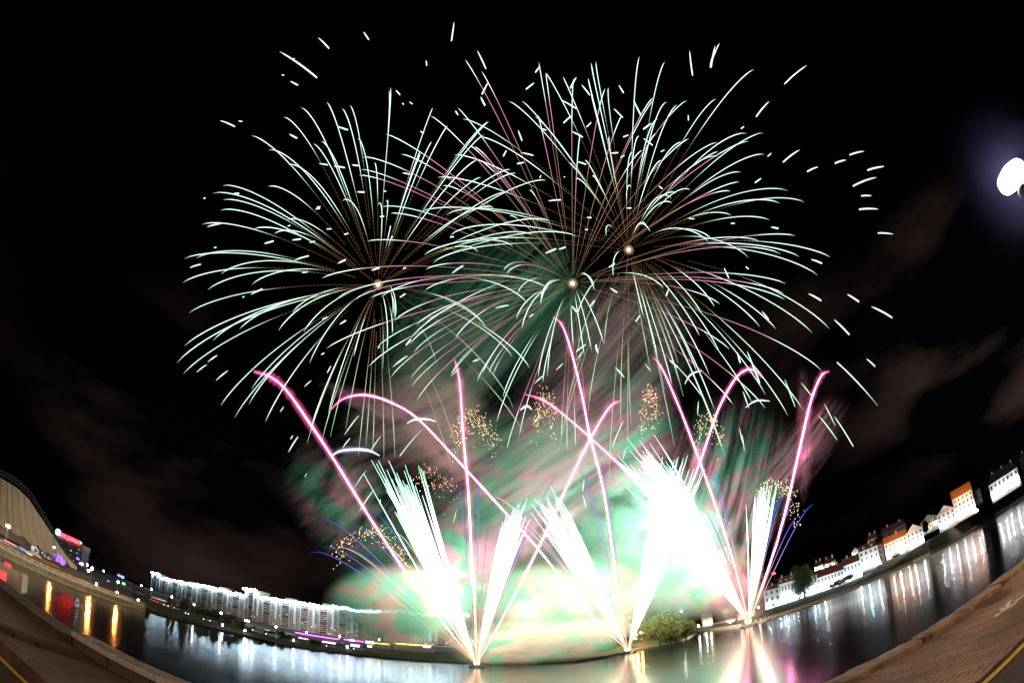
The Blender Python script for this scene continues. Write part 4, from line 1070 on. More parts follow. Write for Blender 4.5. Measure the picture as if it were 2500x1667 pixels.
def burst(cpx, S, R, tips, lb, seed, deep=.62, sagk=.20):
    """tips: (px, py, kind). Stars fly out on a sphere round the shell and fall a little at the end."""
    C0 = ats(*cpx, S); r_ = random.Random(seed)
    e = empty('firework_burst', C0, lb, 'firework', 'bursting aerial shells')
    m_ = MB(); m_.ball(C0, 1.25, 0, 14, 8); co = m_.build('burst_core', emat('burst_core_light', (1, .88, .82), 6), e, True); co.visible_shadow = False
    m_ = MB(); m_.ball(C0, 4.2, 0, 20, 10); ho = m_.build('core_glow', H_core, e, True); ho.visible_shadow = False
    x0, y0 = cpx; tips = list(tips); base_t = [t for t in tips if t[2] != 'T']
    while len(tips) < 98:
        a = r_.choice(base_t); q = r_.uniform(.80, 1.03); an = r_.gauss(0, .16); vx, vy = (a[0]-x0)*q, (a[1]-y0)*q
        tips.append((x0+vx*math.cos(an)-vy*math.sin(an), y0+vx*math.sin(an)+vy*math.cos(an), a[2]))
    for k, (px, py, kind) in enumerate(tips):
        d = ray(px, py); u = C0-E0; tca = d.dot(u); dm = math.sqrt(max(0, u.length_squared - tca*tca))
        dz = math.sqrt(max(0, R*R-dm*dm))*deep
        T = E0 + d*(tca + dz*r_.choice((-1, 1))*r_.uniform(.3, 1))
        V = (T-C0); S_ = sagk*R*r_.uniform(.75, 1.25)*(1.0 if kind != 'P' else .8)
        n = 22; pts = []; 
        f0 = r_.choice((.04, .12, .2, .26))
        for i in range(n):
            f = f0 + (1-f0)*i/(n-1)
            pts.append(C0 + (V + Z*S_)*(1-max(0, 1-f)**1.25) - Z*S_*f**2.6)
        sc_ = (T-E0).length/345
        if kind == 'W':
            w0 = r_.uniform(.24, .54)
            ck = [(0, ORG), (w0-.12, ORG), (w0-.03, PGR), (w0+.06, WHT), (.93, WHT), (1, GRN)]
            wk = [(0, .06), (w0-.1, .09), (w0, .16), (w0+.15, .24), (.9, .31), (.97, .20), (1, .08)]
        elif kind == 'T':       # thin green-yellow falling trails
            ck = [(0, ORG), (.35, ORG), (.5, PGR), (.8, (.9, 1.3, .9, .2)), (1, GRN)]; wk = [(0, .1), (.5, .17), (.8, .27), (1, .1)]
        else:
            w0 = r_.uniform(.62, .80)
            ck = [(0, ORG), (.15, ORP), (.42, ORP), (.58, PNK), (w0, PNK), (w0+.06, WHT), (.95, WHT), (1, GRN)]
            wk = [(0, .08), (.4, .13), (.58, .17), (w0, .19), (w0+.08, .25), (.94, .29), (1, .08)]
        br = r_.uniform(.8, 1.15)
        cols = [[c*br if q < 3 else c for q, c in enumerate(ramp(ck, i/(n-1)))] for i in range(n)]
        trail('spark_trail', pts, [wramp(wk, i/(n-1))*sc_ for i in range(n)], cols, e)
    return e, C0
W1 = cr(*A_, [(560,867),(670,957),(765,749),(790,1052),(877,689),(1005,903),(1040,654),(1138,695),(1187,675),(1237,885),(1446,562),(1437,582),(1345,1040),(1716,688),(1812,803),(1710,907),(1638,983),(2073,778),(2023,1134),(378,1185),(315,1233),(380,1276),(667,1191),(788,1403),(1140,1283),(1420,1290),(1367,1308),(1440,1472),(1455,1525),(247,1432),(573,1462),(707,1492)]) \
   + cr(*D_, [(133,343),(210,340),(367,441),(123,496),(282,541),(563,508),(163,689),(133,899),(315,865),(485,792),(85,1006),(126,1077),(733,801),(820,688),(893,810),(363,1280),(560,1175),(452,1356),(648,1384),(930,1010),(1050,1330),(943,1408),(1425,930),(1212,965),(1458,822),(1475,735),(2055,785)]) \
   + cr(*B_, [(625,1225),(678,1107),(643,1083),(505,778),(535,1327),(895,1413),(870,1153),(1065,1510),(790,1505)]) \
   + cr(*E_, [(490,785),(750,630),(655,970),(765,1040),(435,300),(660,270),(875,530)])
T1 = cr(*D_, [(915,1520),(1010,1500),(1063,1480),(1160,1430),(1290,1540),(1395,1050),(1740,1027)]) + [(937,1118),(964,1115),(1104,1153),(1121,1118),(875,1113),(910,1100)] + cr(*E_, [(660,1290),(730,1465)])
burst((923, 695), 335, 152, [(x, y, 'W') for x, y in W1] + [(x, y, 'T') for x, y in T1], 'left exploding shell, a round burst of white-green trails with orange inner threads', 1)

P2 = cr(*B_, [(355,383),(460,458),(870,468),(825,400),(1047,503),(1090,855),(822,738),(307,690),(135,742),(413,937),(468,1040),(765,1217),(1555,625),(1558,640),(1770,643),(1355,740),(1485,960),(1965,910),(1968,968),(213,1187),(640,1378)]) \
   + cr(*A_, [(1417,858),(1268,1003),(1258,1082),(1390,1322),(1450,1362),(1300,1540),(1010,1775)]) \
   + cr(*C_, [(855,902),(795,1162),(740,1220),(1150,1504),(932,1542)]) \
   + cr(*F_, [(1060,313),(1080,567),(1085,604),(672,633),(1320,1055),(733,920),(755,1270),(963,1298)]) \
   + cr(*E_, [(260,1095),(5,1110),(25,945),(0,890),(-205,905),(290,855),(90,770),(620,1560),(700,1480),(970,1480),(1005,1568),(1060,1540),(-120,1100),(105,412),(600,420),(430,1130),(505,1075)]) \
   + cr(*D_, [(1220,605),(1325,592),(1040,915),(1310,1030)])
W2 = cr(*E_, [(1620,533),(835,640),(1180,545),(680,730),(690,568),(555,1390),(820,1100),(880,1095),(1240,890),(1115,965),(850,1130)])
burst((1398, 692), 335, 155, [(x, y, 'P') for x, y in P2] + [(x, y, 'W') for x, y in W2], 'middle exploding shell with pink threads between orange centre and white ends', 2)

W3 = cr(*B_, [(870,468),(980,493),(633,650),(718,648),(340,762),(443,877),(288,990),(180,1133),(1015,1042),(1170,1130),(1160,405),(1190,397),(1140,502),(1160,597),(1270,562),(1467,363),(1628,397),(1640,653),(1955,633),(1465,870),(1745,910),(1612,1025),(1575,855),(1583,760),(1790,1212),(1670,1265),(1415,1195),(1700,1232),(237,1370),(70,1353),(1510,1438),(1255,1505)]) \
   + cr(*C_, [(890,445),(843,852),(948,849),(955,986),(805,1100),(1105,1217),(1210,1290),(1053,1297),(745,1375),(987,1404),(620,1524),(600,1545),(660,1000)]) \
   + cr(*F_, [(1375,333),(1177,330),(855,336),(1296,449),(638,648),(1370,789),(1262,817),(1030,792),(926,776),(1108,1345),(1207,1313),(875,1255),(185,712),(275,962),(637,1305),(605,1085),(690,1568)]) \
   + cr(*E_, [(1300,455),(1070,710),(1850,835),(0,860),(95,320),(150,370)])
T3 = cr(*F_, [(440,1220),(425,1155),(405,1005),(320,1180),(230,1050)]) + cr(*E_, [(1395,1560),(1415,1400),(1060,1000),(1350,1475),(1140,1310),(955,1568),(1690,1540),(1245,885),(990,1380)]) + cr(*H_, [(490,430),(1230,300)])
burst((1535, 610), 345, 160, [(x, y, 'W') for x, y in W3] + [(x, y, 'T') for x, y in T3], 'right exploding shell, highest of the three, wide burst of white trails', 3)

# short separate streaks: stars of an earlier shell, whose heart has burned out
ST = []
def seg(o, lst):
    for a, b, c, d in lst: ST.append(((o[0][0]+a/o[1], o[0][1]+b/o[1]), (o[0][0]+c/o[1], o[0][1]+d/o[1])))
seg(A_, [(985,242,1055,312),(1273,205,1308,256),(1852,143,1835,264),(740,331,978,498),(817,378,835,376),(753,479,767,482),(808,520,856,545),(1673,387,1678,421),(1482,578,1507,606),(1522,660,1530,667),(1567,652,1587,665),(358,770,453,809),(477,773,500,776),(801,857,850,883),(1107,808,1175,830),(990,1045,1047,1054),(1085,1062,1155,1071),(1200,1053,1243,1058),(1233,1225,1280,1227),(1400,1220,1418,1222),(1523,1103,1572,1113),(1637,838,1657,851),(447,1235,480,1234),(252,1266,265,1265),(968,1334,996,1330),(975,1322,998,1320),(790,1443,808,1438),(818,1532,875,1525),(277,1448,360,1427),(928,1548,963,1540),(1037,1463,1070,1460),(1150,1497,1175,1490),(1377,1383,1406,1380),(1826,1513,1848,1511),(1860,708,1877,734),(640,1555,700,1538)])
seg(D_, [(165,402,235,380),(320,274,334,271),(833,354,925,326),(1112,373,1160,350),(880,433,920,427),(1325,418,1375,402),(1527,408,1543,400),(1505,592,1540,568),(555,572,630,538),(280,1003,340,960),(210,1067,273,1019),(333,1120,408,1058),(897,1160,940,1122),(1042,1072,1066,1028),(742,1320,765,1287),(1005,955,1022,945),(1122,762,1162,738),(1010,730,1043,717),(1543,898,1575,860),(1460,1035,1555,963),(1833,1095,1890,1040),(1368,917,1376,900),(500,590,513,586),(1155,1463,1245,1343),(808,1492,823,1472),(800,1568,857,1478),(1143,1548,1190,1488),(1318,1568,1385,1476),(1838,438,1910,388)])
nL = len(ST)
seg(B_, [(432,325,487,441),(500,528,462,604),(453,620,481,675),(830,425,803,464),(795,530,743,571),(1064,495,1025,565),(1097,542,1150,609),(1335,545,1365,595),(1428,640,1475,738),(1787,325,1806,484),(1977,278,1925,400),(1950,293,1925,430),(1930,368,1920,432),(1778,735,1779,770),(1545,786,1492,826),(1492,884,1550,928),(1628,958,1603,969),(1160,781,1130,811),(1040,735,983,786),(965,638,1065,695),(1303,695,1360,752),(692,833,717,899),(847,823,872,832),(1035,840,1105,876),(1397,862,1365,875),(712,975,790,993),(618,960,598,999),(731,1037,688,1046),(1285,978,1330,975),(1372,992,1348,1005),(1068,1032,1125,1050),(838,1120,832,1135),(985,1130,990,1130),(885,1283,965,1276),(1383,1328,1415,1328),(1590,1187,1612,1204),(1132,1388,1160,1389),(1778,1393,1817,1397),(1118,1463,1137,1468)])
seg(C_, [(1228,419,1086,538),(988,648,905,747),(827,808,809,823),(1002,978,978,1000),(1182,957,1076,1037),(1300,1066,1231,1096),(938,1138,897,1167),(1593,966,1501,990),(1478,1022,1408,1043),(1722,1063,1614,1088),(1672,1132,1522,1189),(1641,1250,1576,1251),(1684,1335,1562,1337),(1780,1495,1681,1488),(1000,1449,1047,1458),(742,1427,767,1425)])
nM = len(ST)
seg(F_, [(1255,349,1324,374),(700,403,730,468),(838,394,856,410),(1238,567,1320,611),(1486,571,1561,619),(1640,650,1772,720),(942,679,983,732),(1402,732,1499,828),(345,540,330,583),(166,700,136,746),(1609,982,1663,1031),(1420,1004,1680,1280),(785,942,803,1007),(847,935,927,1138),(1087,1115,1153,1288),(1191,1135,1261,1223),(1340,1270,1408,1407),(1300,1341,1421,1499),(1403,1349,1524,1540),(820,1190,858,1297),(797,1422,818,1520),(815,1465,830,1568),(350,988,405,1037),(537,1253,531,1338),(195,1014,232,1060)])
seg(G_, [(508,385,432,497),(557,510,463,647),(37,165,27,187),(73,170,12,268),(127,405,115,430),(460,36,370,158),(405,180,358,242),(600,168,535,265),(870,120,720,297),(1085,635,1063,722),(598,570,592,600)])
seg(H_, [(580,72,510,237),(600,240,575,320),(320,540,345,630),(330,440,320,520),(0,100,50,30)])
seg(E_, [(1310,1035,1370,1100),(400,1000,445,985),(935,1055,980,1010),(797,1140,860,1085),(1130,890,1065,935),(1065,995,1105,935),(1280,530,1325,560),(1150,650,1180,612),(760,718,790,697),(1035,645,1068,685),(1270,400,1310,375),(545,660,630,642),(865,310,935,280),(950,285,995,270)])
def strays(lst, lb, seed, S=345):
    r_ = random.Random(seed); cx = sum(p[0][0] for p in lst)/len(lst); cy_ = sum(p[0][1] for p in lst)/len(lst)
    e = empty('scattered_sparks', ats(cx, cy_, S), lb, 'firework', 'scattered sparks of burned-out shells')
    for a, b in lst:
        s0 = S + r_.uniform(-60, 60); P, Q = ats(*a, s0), ats(*b, s0+r_.uniform(-4, 4)); Ln = (Q-P).length
        up = Z*Ln*.07*(1 if Ln > 8 else 0); n = 9; pts = []
        for i in range(n):
            f = i/(n-1); pts.append(P.lerp(Q, f)+up*4*f*(1-f)*.6)
        out = (a[0]-1250)**2+(a[1]-800)**2 > (b[0]-1250)**2+(b[1]-800)**2
        w = .48 if Ln > 5 else .36
        if a[1] > 900: w *= .72
        wk = [(0, .14), (.12, .32), (.5, w), (.92, w), (1, w*.8)]; ck = [(0, GRN), (.15, WHT), (1, WHT)]
        if Ln > 35: wk = [(0, .12), (.12, .5), (.3, .75), (.6, .45), (1, .12)] if a[0] < 1000 else [(0, .4), (.5, .45), (1, .14)]; ck = [(0, WHT), (.7, WHT), (1, PGR)]
        if a[1] > 880 and Ln < 20: ck = [(0, PGR), (.5, (1.2, 1.7, 1.3, 0)), (1, GRN)]
        trail('spark_trail', pts, [wramp(wk, i/(n-1)) for i in range(n)], [ramp(ck, i/(n-1)) for i in range(n)], e)
strays(ST[:nL], 'loose short white streaks scattered over and around the left burst', 5)
strays(ST[nL:nM], 'loose short white streaks scattered across the top right sky', 6)
strays(ST[nM:], 'loose short streaks falling low between the bursts and the comets', 7)

# ---- comets
def S2(lst): return [(x*1.06293, y*1.06293) for x, y in lst]
def smooth(pts, k=6):
    out = []; P = [pts[0]*2-pts[1]] + pts + [pts[-1]*2-pts[-2]]
    for i in range(1, len(P)-2):
        for j in range(k):
            t = j/k; a, b, c, d = P[i-1], P[i], P[i+1], P[i+2]
            out.append(.5*((2*b)+(c-a)*t+(2*a-5*b+4*c-d)*t*t+(3*b-a-3*c+d)*t**3))
    out.append(pts[-1]); return out
def dist(B): return B.xy.length
def comet(path, Bp, D1, lb, w=.36, glow=2.5, fade=.06):
    px = S2(path); n = len(px); D0 = dist(Bp)
    pts = smooth([Bp] + [atd(x, y, D0+(D1-D0)*(i+1)/n) for i, (x, y) in enumerate(px[1:] if True else px)], 7)
    m = len(pts); e = empty('firework_comet', Bp, lb, 'firework', 'rising pink comets')
    ck = [(0, (1.6, .8, .4, 0)), (.08, (3, 1.6, 1.1, 0)), (.2, (12, 5, 6, 0)), (.78, (24, 4, 11, 0)), (.93, (5, .8, 2, 0)), (1, (1.0, .25, .3, 0))]
    wk = [(0, .2), (.1, w*.8), (.6, w), (.88, w*.62), (.96, w*.3), (1, .05)]
    pr = [p.copy() for p in pts]; rc = random.Random(len(lb)); jt = [1+rc.uniform(-.22, .22) for _ in pts]
    trail('spark_trail', pr, [wramp(wk, i/(m-1))*jt[i]*.85 for i in range(m)], [ramp(ck, i/(m-1)) for i in range(m)], e, 7)
    for k, mul in ((0, .55), (1, 1.0)):
        mb = MB(); mb.tube(pr, [max(.1, wramp([(0, .3), (.2, glow*.4), (.5, glow*.75), (.85, glow), (1, glow*.3)], i/(m-1))*mul*jt[i]) for i in range(m)], 14, cap=False)
        o = mb.build('pink_glow', H_pink, e, True); o.visible_shadow = False
comet([(1085,1500),(1010,1420),(940,1325),(860,1205),(770,1060),(700,955),(655,893),(620,865),(583,853)], B1, 190, 'pink comet reaching far up left from the left barge')
comet([(1095,1490),(1090,1380),(1082,1250),(1075,1120),(1064,1000),(1056,880),(1045,826)], B1, 200, 'nearly upright pink comet above the left barge')
comet([(1110,1495),(1180,1370),(1250,1230),(1310,1100),(1360,1000),(1400,935),(1425,920)], B1, 215, 'pink comet leaning right from the left barge')
comet([(1432,1490),(1360,1415),(1240,1265),(1150,1165),(1040,1045),(960,962),(900,925),(840,907),(790,915),(760,940)], B2, 235, 'long pink comet arching over to the left from the middle barge', .42, 1.8)
comet([(1436,1490),(1425,1400),(1405,1250),(1385,1120),(1355,1000),(1335,900),(1310,800),(1290,745),(1270,728)], B2, 265, 'tallest upright pink comet above the middle barge')
comet([(1442,1490),(1480,1400),(1530,1290),(1575,1150),(1615,1040),(1650,940),(1685,875),(1712,850),(1735,852),(1752,868)], B2, 270, 'pink comet curling over to the right from the middle barge')
comet([(1716,1425),(1650,1330),(1560,1215),(1480,1120),(1400,1045),(1310,965),(1250,920),(1205,905)], B3, 300, 'pink comet slanting far left from the right barge')
comet([(1718,1425),(1690,1310),(1650,1180),(1600,1040),(1560,935),(1520,845),(1500,820)], B3, 310, 'steep pink comet leaning left from the right barge')
comet([(1725,1425),(1760,1320),(1800,1190),(1830,1060),(1860,930),(1885,865),(1905,852)], B3, 320, 'rightmost pink comet, leaning right from the right barge', .62, 3.2)

# ---- fans of white comets (mines)
def fan(Bp, tips, D1, lb, fill, seed, ax=None, spread=None, w=.5, wb=.14, low=(2.4, 1.9, 1.3, 0), side=()):
    r_ = random.Random(seed); D0 = dist(Bp); e = empty('firework_fan', Bp, lb, 'firework', 'fans of white sparks shot from the barges')
    T = [(x, y) for x, y in tips]
    while len(T) < fill:
        a, b = r_.choice(tips), r_.choice(tips); t = r_.random(); x = a[0]+(b[0]-a[0])*t; y = a[1]+(b[1]-a[1])*t
        k = r_.uniform(.0, .50)             # shorter ones fill the body
        bx, by = spread if spread else (0, 0)
        T.append((x+(bx-x)*k+r_.gauss(0, 3), y+(by-y)*k+r_.gauss(0, 3)))
    for x, y in T[:98]:
        D = D0 + (D1-D0)*r_.uniform(.4, 1.2) + r_.gauss(0, 5); Tp = atd(x, y, D)
        V = Tp-Bp; S_ = V.length*.10*r_.uniform(.2, 1.5); n = 10; pts = []
        for i in range(n):
            f = i/(n-1); pts.append(Bp + (V+Z*S_)*f - Z*S_*f**3)
        ww = w*.44*r_.uniform(.6, 1.3)*D0/200
        trail('spark_trail', pts, [wramp([(0, wb), (.12, ww*.5), (.35, ww), (.8, ww), (.95, ww*.5), (1, .1)], i/(n-1)) for i in range(n)],
              [ramp([(0, (1.5, .7, .35, 0)), (.10, low), (.35, (6, 6.4, 4.6, 0)), (.7, (4.6, 6.4, 5.2, 0)), (.85, (1.8, 2.8, 2.3, 0)), (1, (.9, 2.0, 1.6, 0))], i/(n-1)) for i in range(n)], e)
    for (x, y, kind) in side:
        Tp = atd(x, y, D0+r_.uniform(-5, 8)); V = Tp-Bp; S_ = V.length*.20; n = 18; pts = []
        for i in range(n):
            f = i/(n-1); pts.append(Bp + (V+Z*S_)*(1-(1-f)**1.2 if f < 1 else 1) - Z*S_*f**3)
        if kind == 'b': ck = [(0, (1.3, .6, .3, 0)), (.25, (1.0, .55, .4, 0)), (.45, (.45, .35, 1.0, 0)), (.8, (.10, .14, 1.0, 0)), (1, (.04, .05, .5, 0))]; ww = .12
        else: ck = [(0, (1.3, .6, .3, 0)), (.4, (1.1, .65, .45, 0)), (1, (1.2, .8, .6, 0))]; ww = .16
        ww *= D0/190
        trail('blue_trail' if kind == 'b' else 'gold_trail', pts, [wramp([(0, .08), (.3, ww), (.85, ww), (1, .05)], i/(n-1)) for i in range(n)], [ramp(ck, i/(n-1)) for i in range(n)], e)
    return e
def G(l): return cr(*G_, l)
def Hc(l): return cr(*H_, l)
t1 = G([(540,320),(585,322),(600,397),(650,323),(700,400),(755,350),(750,390),(625,465),(635,515),(700,450),(715,440),(785,420),(820,480),(865,545),(660,430),(740,450),(800,520)])
fan(B1, t1, 182, 'white spark fan leaning left from the left barge', 96, 11, spread=(1090, 1500), w=.52,
    side=[(*p, 'b') for p in G([(215,700),(155,910),(230,877),(525,640),(410,740),(330,862)])]+[(*p, 'g') for p in G([(335,880),(700,790),(600,850)])])
fan(B1, G([(492,408),(840,358),(855,372),(870,390)]), 180, 'pair of lone white comets beside the left-leaning fan', 4, 12, w=.5)
fan(B1, G([(1400,675),(1450,618),(1490,590),(1533,565),(1525,680),(1550,700),(1475,600),(1510,630),(1420,690),(1440,660),(1500,690)]), 200, 'white spark fan leaning right from the left barge', 90, 13, spread=(1180, 1450), w=.42,
    side=[(*p, 'b') for p in G([(1095,470),(1230,430),(1285,760),(1570,760),(1740,420)])]+[(*p, 'g') for p in G([(1480,800),(1310,900)])])
fan(B2, G([(1680,487),(1565,600),(1655,565),(1700,545),(1580,570),(1560,655),(1600,580),(1620,600),(1740,560),(1590,640),(1660,620),(1720,600)]), 240, 'white spark fan leaning left from the middle barge', 92, 14, spread=(1500, 1560), w=.46,
    side=[(*p, 'b') for p in Hc([(-150,640),(300,380),(335,420),(440,330),(-180,700)])]+[(*p, 'g') for p in Hc([(-250,560),(-130,720)])])
fan(B2, Hc([(990,290),(1000,380),(960,330),(1070,450),(1100,380),(1040,470),(940,420),(905,320),(930,300),(830,300),(880,360),(850,400),(800,430)]), 262, 'tall white spark fan leaning right from the middle barge', 96, 15, spread=(1600, 1400), w=.55,
    side=[(*p, 'g') for p in Hc([(860,700)])])
fan(B3, Hc([(605,180),(680,190),(620,260),(625,350),(530,330),(785,175),(700,220),(750,215),(600,495),(575,350),(850,330),(640,230),(720,260),(760,300),(660,400),(620,430),(560,340),(830,400)]), 290, 'wide white spark fan leaning left from the right barge', 98, 16, spread=(1780, 1430), w=.60,
    side=[(*p, 'b') for p in Hc([(1140,390),(1160,400),(1110,660),(1095,640)])])
fan(B3, Hc([(1440,520),(1455,490),(1500,450),(1530,480),(1555,478),(1420,545),(1480,470),(1465,500),(1515,500)]), 305, 'narrow upright white spark fan above the right barge', 60, 17, spread=(1840, 1400), w=.46,
    side=[(*p, 'b') for p in Hc([(1800,600),(1700,680),(1680,590),(1610,545),(1590,560)])]+[(*p, 'g') for p in Hc([(1520,560)])])
fan(B3, Hc([(1362,605)]), 303, 'single white comet left of the narrow upright fan', 1, 18, w=.4)

# ---- white hooks
for k, (path, D, w, lb) in enumerate([([(762,1047),(775,1038),(795,1033),(830,1032),(852,1036),(872,1046)], 200, .8, 'white glowing arc crossing the far left pink comet'),
        ([(935,972),(950,964),(968,962),(985,963),(1002,968)], 220, .6, 'white glowing arc beneath the long curling pink comet'),
        ([(1195,942),(1203,935),(1213,933),(1222,941)], 230, .7, 'small white hook left of the first gold glitter column'),
        ([(1573,882),(1582,865),(1594,856),(1612,851)], 270, .5, 'white glowing hook above the right gold glitter'),
        ([(1712,936),(1728,924),(1745,919),(1768,921)], 280, .5, 'white glowing hook right of the curling pink comet'),
        ([(1374,812),(1370,800),(1369,790)], 260, .7, 'short fuzzy white flare in the smoke under the middle burst')]):
    pts = smooth([atd(x, y, D) for x, y in S2(path)], 5); n = len(pts); e = empty('fading_comet', pts[0], lb, 'firework', 'white hooks of fading comets')
    trail('spark_trail', pts, [wramp([(0, .08), (.3, w*.5), (.7, w*.65), (1, .08)], i/(n-1)) for i in range(n)], [[2.2, 2.3, 2.6, 0]]*n, e, 7)
    mb = MB(); mb.tube(pts, [wramp([(0, .4), (.4, w*2.6), (1, .5)], i/(n-1)) for i in range(n)], 12, cap=False); o = mb.build('white_glow', H_white, e, True); o.visible_shadow = False

# ---- gold glitter
M_gold = emat('gold_spark', (1, .72, .38), 2.6)
_gm = None
def glitter(arc, n, D, lb, seed, rpx=11, drop=60, sz=.26):
    global _gm
    r_ = random.Random(seed); c = S2(arc); e0 = atd(*c[len(c)//2], D); rest = MB()
    OV = ((1,0,0),(-1,0,0),(0,1,0),(0,-1,0),(0,0,1.25),(0,0,-1.25)); OF = ((0,2,4),(2,1,4),(1,3,4),(3,0,4),(2,0,5),(1,2,5),(3,1,5),(0,3,5))
    if _gm is None:
        _gm = bpy.data.meshes.new('gold_spark'); _gm.from_pydata(OV, [], OF); _gm.materials.append(M_gold)
    e = empty('glitter_burst', e0, lb, 'firework', 'bursts of gold glitter')
    pk = []
    for _ in range(n):
        t = r_.random()*(len(c)-1); i = min(int(t), len(c)-2); t -= i
        x = c[i][0]+(c[i+1][0]-c[i][0])*t + r_.gauss(0, rpx); y = c[i][1]+(c[i+1][1]-c[i][1])*t + abs(r_.gauss(0, 1))*drop*.45 + r_.gauss(0, rpx*.7)
        pk.append((sz*r_.uniform(.45, 1.25)*D/230, atd(x, y, D+r_.gauss(0, 5))))
    pk.sort(key=lambda a: -a[0])
    for k, (s, q) in enumerate(pk):
        if k < 98:
            o = bpy.data.objects.new('gold_spark', _gm); COL.objects.link(o); o.parent = e; o.location = q-e0; o.scale = (s, s, s); o.visible_shadow = False
        else:
            b = len(rest.v); rest.v += [q+Vector(v)*s for v in OV]
            for f in OF: rest.f.append(tuple(b+z for z in f)); rest.m.append(0)
    if rest.v: o = rest.build('gold_dust', M_gold, e); o.visible_shadow = False; tag(o, kind='stuff')
glitter([(1045,1010),(1055,960),(1085,938),(1115,965),(1135,1010)], 260, 205, 'gold glitter arch beside the upright left pink comet', 1, 10, 55)
glitter([(1232,960),(1238,915),(1252,885),(1266,910),(1272,960)], 210, 225, 'gold glitter column under the middle burst, left one', 2, 8, 75, .24)
glitter([(1472,980),(1480,910),(1492,876),(1504,905),(1507,960)], 210, 250, 'slim gold glitter column left of the steep pink comet', 3, 6, 60, .24)
glitter([(1602,1010),(1610,965),(1628,942),(1642,955),(1660,1000)], 170, 270, 'gold glitter column between the two right pink comets', 4, 7, 50, .22)
glitter([(955,1085),(985,1070),(1015,1085),(1045,1120)], 130, 200, 'gold glitter cloud above the left white fan', 5, 13, 60, .22)
glitter([(775,1270),(790,1240),(830,1215),(870,1215),(905,1240),(935,1290)], 210, 190, 'gold glitter arc at the foot of the far left pink comet', 6, 9, 28, .24)
glitter([(1745,1125),(1765,1105),(1795,1102),(1815,1130),(1832,1185)], 190, 300, 'gold glitter cap over the narrow upright right fan', 7, 8, 42, .24)

# ---- mouth flames on the barges
for B, L_, lb in ((B1, L1, 'left'), (B2, L2, 'middle'), (B3, L3, 'right')):
    e = empty('muzzle_flame', B, 'bright orange-white flame at the mortars of the %s barge' % lb, 'flame', 'flames on the barges')
    for i in (-1, 1):
        a = B + Vector((i*L_*.06, 0, -L_*.08)); pts = [a, a+Vector((i*L_*.06, 0, L_*.16)), a+Vector((i*L_*.14, 0, L_*.42))]
        trail('flame', smooth(pts, 4), [L_*.05, L_*.06, L_*.075, L_*.08, L_*.08, L_*.07, L_*.06, L_*.04, L_*.02], [[3, 2.4, 2.0, 0]]*6+[[2, 1.1, .5, 0]]*3, e, 8)

# ================================================================== FIREWORK LIGHT AND SMOKE
def W_(x, y): return (x*1.063, y*1.063)
SMOKE_FILL = [(W_(1290, 1450), 178, 16e3, (1, 1, .9), 8), (W_(1060, 1330), 200, 34e3, (1, .95, .88), 5), (W_(890, 1320), 172, 34e3, (1, .98, .90), 5), (W_(1210, 1400), 240, 34e3, (1, 1, .88), 9), (W_(1330, 1380), 272, 44e3, (1, 1, .88), 10), (W_(1640, 1350), 305, 70e3, (1, 1, .86), 10),
      (W_(1425, 1425), 248, 14e3, (1, .75, .5), 3), (W_(1098, 1450), 166, 6e3, (1, .75, .5), 2), (W_(1716, 1380), 296, 24e3, (1, .6, .7), 4)]
def fan_lights(Bp, tip, D1, P, c, mirror=False):      # added lamps along each fan carry its light into the smoke
    T = atd(*tip, D1)
    for f, k in ((.30, .6), (.52, 1), (.74, 1.1), (.93, .9)):
        lamp('firework_fill_light', 'POINT', Bp.lerp(T, f), P*k*(1.1 if mirror else 1.7), c, 2 if mirror else 3+4*f).visible_glossy = mirror    # the trails mirror in the river; only mirror lamps join them
fan_lights(B1, W_(925, 1100), 180, 20e3, (.86, 1, .88)); fan_lights(B1, W_(1190, 1180), 195, 18e3, (.95, 1, .88)); fan_lights(B2, W_(1270, 1180), 240, 34e3, (.9, 1, .88))
fan_lights(B2, W_(1560, 1080), 258, 46e3, (.88, 1, .92)); fan_lights(B3, W_(1470, 1080), 285, 60e3, (.88, 1, .92)); fan_lights(B3, W_(1760, 1140), 300, 20e3, (.9, 1, .9))
fan_lights(B3, W_(1870, 920), 318, 12e3, (1, .22, .5), True); fan_lights(B3, W_(1600, 1010), 305, 10e3, (1, .22, .5), True); fan_lights(B1, W_(800, 1080), 190, 3e3, (1, .6, .7)); fan_lights(B2, W_(1350, 960), 260, 9e3, (1, .4, .6))  # mirror lamps added for pink streaks on the water
for (px_, py_), S_, P in (((923, 695), 335, 50e3), ((1398, 692), 335, 70e3), ((1535, 610), 345, 60e3)):
    lamp('firework_fill_light', 'POINT', ats(px_, py_, S_), P, (.6, 1, .75), 1.2)
for (p, D, P, c, r_) in SMOKE_FILL:  # added unseen lamps that brighten the smoke between the fireworks
    lamp('firework_fill_light', 'POINT', atd(*p, D), P*1.15, c, r_).visible_glossy = False

